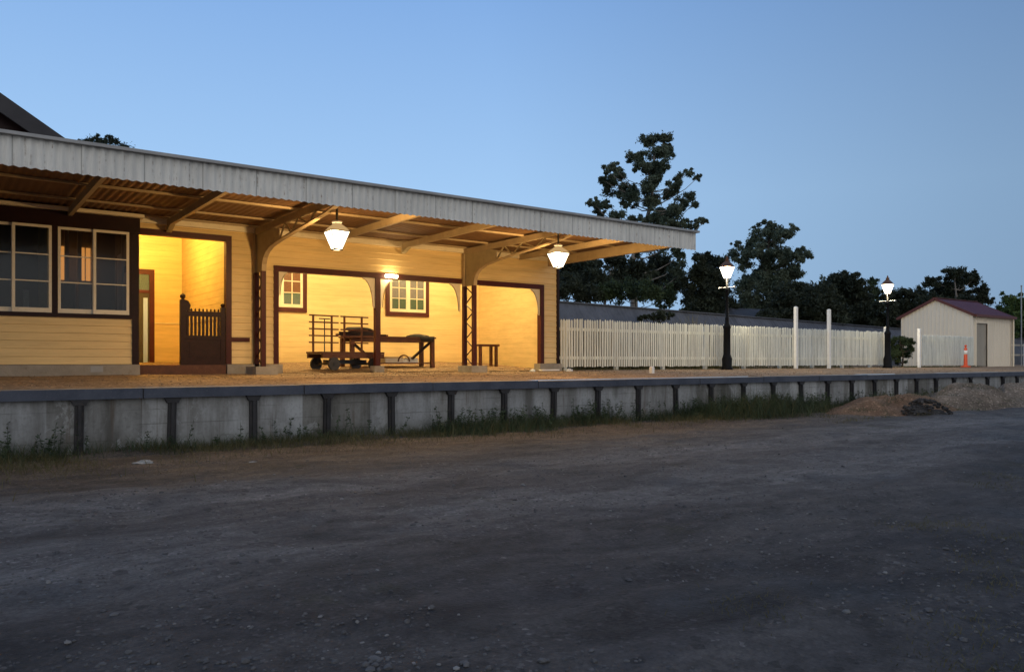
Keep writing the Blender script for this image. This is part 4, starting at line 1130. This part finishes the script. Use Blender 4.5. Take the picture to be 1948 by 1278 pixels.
tree('gum_tree', 'distant gum tree with rounded clumps above the shed roof', tH, 85, .36, 16, 2.2, DARKLEAF, BARK, None, None, .3, origin=S3)
tI = [(1850,555,45,28),(1900,560,40,30),(1840,620,55,45),(1910,630,48,55),(1870,690,65,55),(1960,600,60,60),(1980,680,60,60)]
tree('leafy_tree', 'bright green leafy tree at the end of the shed', tI, 62, .3, 9, 2, GREENLEAF, DBARK, None, None, .2, origin=S3)
tree('round_tree', 'dark leafy treetop showing over the canopy roof', [(620,410,50,18),(690,395,45,16),(740,390,50,18),(785,380,16,16),(830,420,55,22),(890,445,22,12),(720,440,120,30),(570,405,20,8),(740,520,160,60)], 40, .14, 10, 1.5, DARKLEAF, DBARK, None, None, .2, origin=(0, 160, .267))
wood = MB()
for k in range(90):
    xx = 1040 + 940 * k / 89 + R.uniform(-6, 6)
    crown(wood, [(xx, R.uniform(618, 655), 26, 22), (xx + 5, 672, 24, 18)], 100, .45, 5, 6)
tag(wood.build('far_woods', DARKLEAF), kind='stuff')
# small bush by the second lamp post
tree('leafy_bush', 'broad-leaved green bush between the lamp post and the short fence', [(1712,648,13,8),(1726,652,10,8),(1704,660,14,14),(1722,664,14,10),(1734,662,6,6),(1712,680,10,14),(1700,680,10,16)], 36.5, .09, 26, .4, BUSHLEAF, DBARK, None, None, .05, cat='bush', group=None)

# ------------------------------------------------------------------ earth heaps
HEAPS = []
def heap_h(x, y): return max([0] + [h * max(0, 1 - ((x - a) / rx) ** 2 - ((y - b) / ry) ** 2) ** 1.3 for a, b, rx, ry, h in HEAPS])
def heap(name, label, pxx, D, rx, ry, h, m, seed, rough=.25):
    cx_, cy_ = X(pxx, D), D; n, k = 56, 22; HEAPS.append((cx_, cy_, rx, ry, h)); vs = []; fs = []
    for j in range(k + 1):
        r = j / k
        for i in range(n):
            t = 2 * pi * i / n
            rr = r * (1 + .18 * noise.noise(Vector((cos(t) * 1.5, sin(t) * 1.5, seed))))
            x, y = cx_ + rx * rr * cos(t), min(cy_ + ry * rr * sin(t), E + .015)
            z = h * (max(0, 1 - r * r) ** 1.3) * (1 + rough * noise.noise(Vector((x * 1.6, y * 1.6, seed)))) + .05 * (1 - r) * noise.noise(Vector((x * 6, y * 6, seed))) + .012 * noise.noise(Vector((x * 17, y * 17, seed)))
            vs.append((x, y, gz(x, y) - .03 + z + .02 * (1 - r)))
    for j in range(k):
        for i in range(n): fs.append((j * n + i, (j + 1) * n + i, (j + 1) * n + (i + 1) % n, j * n + (i + 1) % n))
    o = MB().add(vs, fs).build(name, m, smooth=True); fix_normals(o); tag(o, label, 'dirt heap', 'earth heaps along the platform wall')
heap('dirt_heap', 'low reddish earth heap spreading along the platform wall behind the black rubble', 1702, 10.9, 3.0, 1.2, .42, HEAPB, 2, .5)
heap('dirt_heap', 'taller pale gravel heap with a rounded top beyond the black rubble', 1842, 10.8, 2.5, 1.5, .62, HEAP, 5, .35)
heap('dirt_heap', 'pale gravel heap cut by the edge of the view at the platform wall', 1975, 10.9, 3.2, 1.4, .70, HEAP, 8, .35)
heap('rubble_heap', 'small black pile of broken rubble in front of the earth heaps', 1757, 9.8, .72, .5, .34, RUBB, 11, .9)
def rock(mb, c, r, seed):
    q = Random_ico; rr = random.Random(seed)
    s = (r * rr.uniform(.7, 1.3), r * rr.uniform(.7, 1.3), r * rr.uniform(.45, .9)); a = rr.uniform(0, 6.28)
    vs = []
    for v in q[0]:
        k = rr.uniform(.8, 1.15); x, y, z = v[0] * s[0] * k, v[1] * s[1] * k, v[2] * s[2] * k
        vs.append((c[0] + x * cos(a) - y * sin(a), c[1] + x * sin(a) + y * cos(a), c[2] + z))
    mb.add(vs, q[1])
g = (1 + 5 ** .5) / 2; iv = [Vector(v).normalized() for v in ((-1, g, 0), (1, g, 0), (-1, -g, 0), (1, -g, 0), (0, -1, g), (0, 1, g), (0, -1, -g), (0, 1, -g), (g, 0, -1), (g, 0, 1), (-g, 0, -1), (-g, 0, 1))]
Random_ico = (iv, [(0, 11, 5), (0, 5, 1), (0, 1, 7), (0, 7, 10), (0, 10, 11), (1, 5, 9), (5, 11, 4), (11, 10, 2), (10, 7, 6), (7, 1, 8), (3, 9, 4), (3, 4, 2), (3, 2, 6), (3, 6, 8), (3, 8, 9), (4, 9, 5), (2, 4, 11), (6, 2, 10), (8, 6, 7), (9, 8, 1)])
mb = MB(); rc = (X(1757, 9.8), 9.8)
for i in range(150):
    a, r = R.uniform(0, 2 * pi), R.random() ** .7
    x, y = rc[0] + .8 * r * cos(a), rc[1] + .55 * r * sin(a)
    rock(mb, (x, y, gz(x, y) + .32 * max(0, 1 - r * r) + .02), R.uniform(.02, .07), i)
tag(mb.build('rubble', RUBB), kind='stuff')
# loose gravel over the old track bed and crumbs on the platform
mb, mb2 = MB(), MB()
def in_view(x, y, m_=1.05):
    d = x * CT + y * ST
    return d > 2.6 and abs(x * ST - y * CT) / d < .66 * m_
cnt = 0
while cnt < 5200:
    d = 3.0 + 16 * R.random() ** 1.6; u = R.uniform(-.68, .68)
    x, y = d * (CT + u * ST), d * (ST - u * CT)
    if y > E - .08: continue
    if noise.noise(Vector((x * .5, y * 1.0, 5))) + R.uniform(-.35, .35) < -.05: continue
    r = R.uniform(.004, .012) * (1 + 1.3 * R.random() ** 8)
    rock(mb2 if R.random() < .06 else mb, (x, y, gz(x, y) + r * .15), r, cnt); cnt += 1
tag(mb.build('gravel', STONE1), kind='stuff'); tag(mb2.build('pale_gravel', STONE2), kind='stuff')
mb = MB()
for i in range(1500):
    x, y = R.uniform(0, 34), R.uniform(E + .42, W - .1) if R.random() < .7 else R.uniform(W - .9, W + .5)
    if y > W - .15 and not (wL < x < wR): continue
    r = R.uniform(.006, .022); z = yz(x, y) if y < W - .1 else fz(y)
    rock(mb, (x, y, z + r * .3), r, i)
tag(mb.build('platform_gravel', PDIRT), kind='stuff')

# ------------------------------------------------------------------ grass and weeds along the wall
def blade(mb, p, h, w, lean):
    a = R.uniform(0, 2 * pi); s_ = Vector((cos(a), sin(a), 0)) * w
    l = Vector((R.gauss(0, lean), R.gauss(0, lean), 0)) * h
    m1 = p + l * .35 + Vector((0, 0, h * .6)); t = p + l + Vector((0, 0, h))
    mb.add([p - s_, p + s_, m1 + s_ * .6, m1 - s_ * .6, t], [(0, 1, 2, 3), (3, 2, 4)])
gr, we = MB(), MB()
def dens_weed(x):
    n_ = .55 + .9 * noise.noise(Vector((x * .9, 3.3, 0)))
    zone = .30 if x < 3 else .16 if x < 7 else .75 if x < 9.6 else .45 if x < 14 else 2.0 if x < 19.3 else .5
    return max(0, zone * n_)
for i in range(30000):
    x = -1.5 + 27 * R.random() ** 1.15; y = E - abs(R.gauss(0, .55)) - .03
    left = max(0, 1 - (x - .5) / 3.2)
    if x < 4: y = E - abs(R.gauss(0, .5 + .45 * left)) - .03
    if noise.noise(Vector((x * .9, y * 1.6, 1.5))) + R.uniform(-.3, .3) < -.08: continue
    p = Vector((x, y, gz(x, y) - .01))
    blade(gr, p, R.uniform(.04, .17), R.uniform(.002, .005), .8)
for i in range(60000):
    x = R.uniform(-1.5, 27); 
    if R.random() > dens_weed(x): continue
    y = E - .03 - abs(R.gauss(0, .20 + .14 * dens_weed(x))); p = Vector((x, y, gz(x, y) - .01))
    blade(we if R.random() < .78 else gr, p, R.uniform(.06, .24) * (1 + 1.5 * dens_weed(x) * R.random() ** 2), R.uniform(.003, .006), .6)
# taller leafy stalks
for i in range(1500):
    x = R.uniform(-1, 27)
    if R.random() > dens_weed(x): continue
    y = E - .05 - abs(R.gauss(0, .2)); h = R.uniform(.18, .5); p = Vector((x, y, gz(x, y) - .01)); top = p + Vector((R.gauss(0, .06), R.gauss(0, .06), h))
    we.tube(p, top, .004, .002, 4, False)
    for q in range(30):
        c = p.lerp(top, R.uniform(.25, 1)) ; dv = Vector((R.gauss(0, 1), R.gauss(0, 1), R.gauss(.2, .5))).normalized(); sv = dv.cross(Vector((R.gauss(0, 1), R.gauss(0, 1), 1))).normalized(); s_ = R.uniform(.012, .034)
        we.add([c, c + dv * s_ + sv * s_ * .4, c + dv * 2 * s_, c + dv * s_ - sv * s_ * .4], [(0, 1, 2, 3)])
# weeds on the heaps, sparse tufts out on the bed and low growth before the fences
for i in range(75):
    x, y = R.uniform(15.5, 26), R.uniform(9.3, 11.9); p0 = Vector((x, y, gz(x, y) + heap_h(x, y)))
    for q in range(30): blade(gr if i % 3 else we, p0 + Vector((R.gauss(0, .12), R.gauss(0, .12), 0)), R.uniform(.03, .13), .004, .8)
for (u, d) in ((.52, 6.2), (.56, 6.4), (.60, 5.2), (.63, 4.6), (.58, 3.9), (.62, 9), (.60, 8.4), (.64, 5.8), (.30, 4.2), (.57, 3.5)):
    c = Vector((d * (CT + u * ST), d * (ST - u * CT), 0))
    for q in range(170):
        p = c + Vector((R.gauss(0, .16), R.gauss(0, .16), 0)); p.z = gz(p.x, p.y) - .004
        blade(gr, p, R.uniform(.01, .045), .0025, .9)
tag(gr.build('grass', GRASSM), kind='stuff'); tag(we.build('weeds', WEEDM), kind='stuff')
fg = MB()
for i in range(5200):
    x = R.uniform(fx0, fx3) if R.random() < .6 else R.uniform(fx2 - 1.5, fx3 + .5); y = W + R.gauss(0, .12); 
    p = Vector((x, y, ZW - .01)); blade(fg, p, R.uniform(.03, .12), .004, .6)
for i in range(5200):
    x = R.uniform(fx0, fx0 + 10) if R.random() < .7 else R.uniform(fx0, fx1); y = W + 1.2 + abs(R.gauss(0, .7))
    hh = (.95 + .55 * noise.noise(Vector((x * .8, 2, 2)))) * R.uniform(.7, 1.25)
    blade(fg, Vector((x, y, ZW - .02)), max(.3, hh) * 1.35, .009, .16)
tag(fg.build('fence_grass', GRASSM), kind='stuff')
for q, (pxx, pyy, r, lab) in enumerate(((275, 882, .075, 'crumpled white paper scrap lying in the grass at the foot of the platform wall'), (480, 880, .035, 'small pale rubbish scrap in the grass, well along the platform wall from the paper'))):
    d = F * EZ / (pyy - HY) ; p = PD(pxx, pyy, d)
    mb = MB(); blob(mb, (p.x, p.y, gz(p.x, p.y) - .005), r * 1.6, r * .7, r * .45, q * 4.4, 14, 6, .8); tag(mb.build('paper_scrap', SCRAP), lab, 'litter')

# ------------------------------------------------------------------ dusk light
w = bpy.data.worlds.new("World"); sc.world = w; w.use_nodes = True
nt = w.node_tree; bg = nt.nodes['Background']
SUN_EL, SUN_AZ = radians(-1.5), radians(215)
sky = N(nt, 'ShaderNodeTexSky', sky_type='NISHITA'); sky.sun_disc = False
sky.sun_elevation = SUN_EL; sky.sun_rotation = SUN_AZ; sky.air_density = 1.0; sky.dust_density = .3; sky.ozone_density = 3.0
SKYG = N(nt, 'ShaderNodeTexCoord'); nrm = N(nt, 'ShaderNodeVectorMath', operation='NORMALIZE'); nt.links.new(SKYG.outputs['Generated'], nrm.inputs[0])
sep = N(nt, 'ShaderNodeSeparateXYZ'); nt.links.new(nrm.outputs[0], sep.inputs[0])
rp = ramp(nt, sep.outputs[2], [(.0, (.365, .585, .86)), (.20, (.365, .59, .88)), (.42, (.225, .415, .75)), (1, (.14, .26, .52))])
# the sky darkens away from the west; the after-glow lies behind the camera
dt = N(nt, 'ShaderNodeVectorMath', operation='DOT_PRODUCT'); dt.inputs[1].default_value = (-.5, .866, 0); nt.links.new(nrm.outputs[0], dt.inputs[0])
m01 = N(nt, 'ShaderNodeMapRange'); m01.inputs[1].default_value = -1; m01.inputs[2].default_value = 1; nt.links.new(dt.outputs['Value'], m01.inputs[0])
cc = mix(nt, 1.0, rp, ramp(nt, m01.outputs[0], [(.30, .50), (.44, .64), (.70, 1.0), (.92, 1.02)]), 'MULTIPLY')
gl = N(nt, 'ShaderNodeVectorMath', operation='DOT_PRODUCT'); gl.inputs[1].default_value = Vector((-.35, -.93, .12)).normalized(); nt.links.new(nrm.outputs[0], gl.inputs[0])
cc = mix(nt, ramp(nt, gl.outputs['Value'], [(.1, 0), (.85, 1)]), cc, (.82, .82, .81))
sk = mix(nt, 1.0, sky.outputs[0], (.07, .09, .13), 'MULTIPLY')
fin = mix(nt, 1.0, cc, sk, 'ADD')
nt.links.new(fin, bg.inputs[0]); bg.inputs[1].default_value = 1.0

sun = bpy.data.lights.new('sun', 'SUN'); sun.energy = .05; sun.angle = radians(40); sun.color = (1, .9, .8)
so = bpy.data.objects.new('sun', sun); col.objects.link(so); so.rotation_euler = (radians(62), 0, radians(-20))

sc.view_settings.view_transform = 'Standard'; sc.view_settings.look = 'None'
sc.view_settings.exposure = 0; sc.view_settings.gamma = 1
sc.cycles.use_denoising = True
sc.cycles.max_bounces = 6; sc.cycles.sample_clamp_indirect = 4
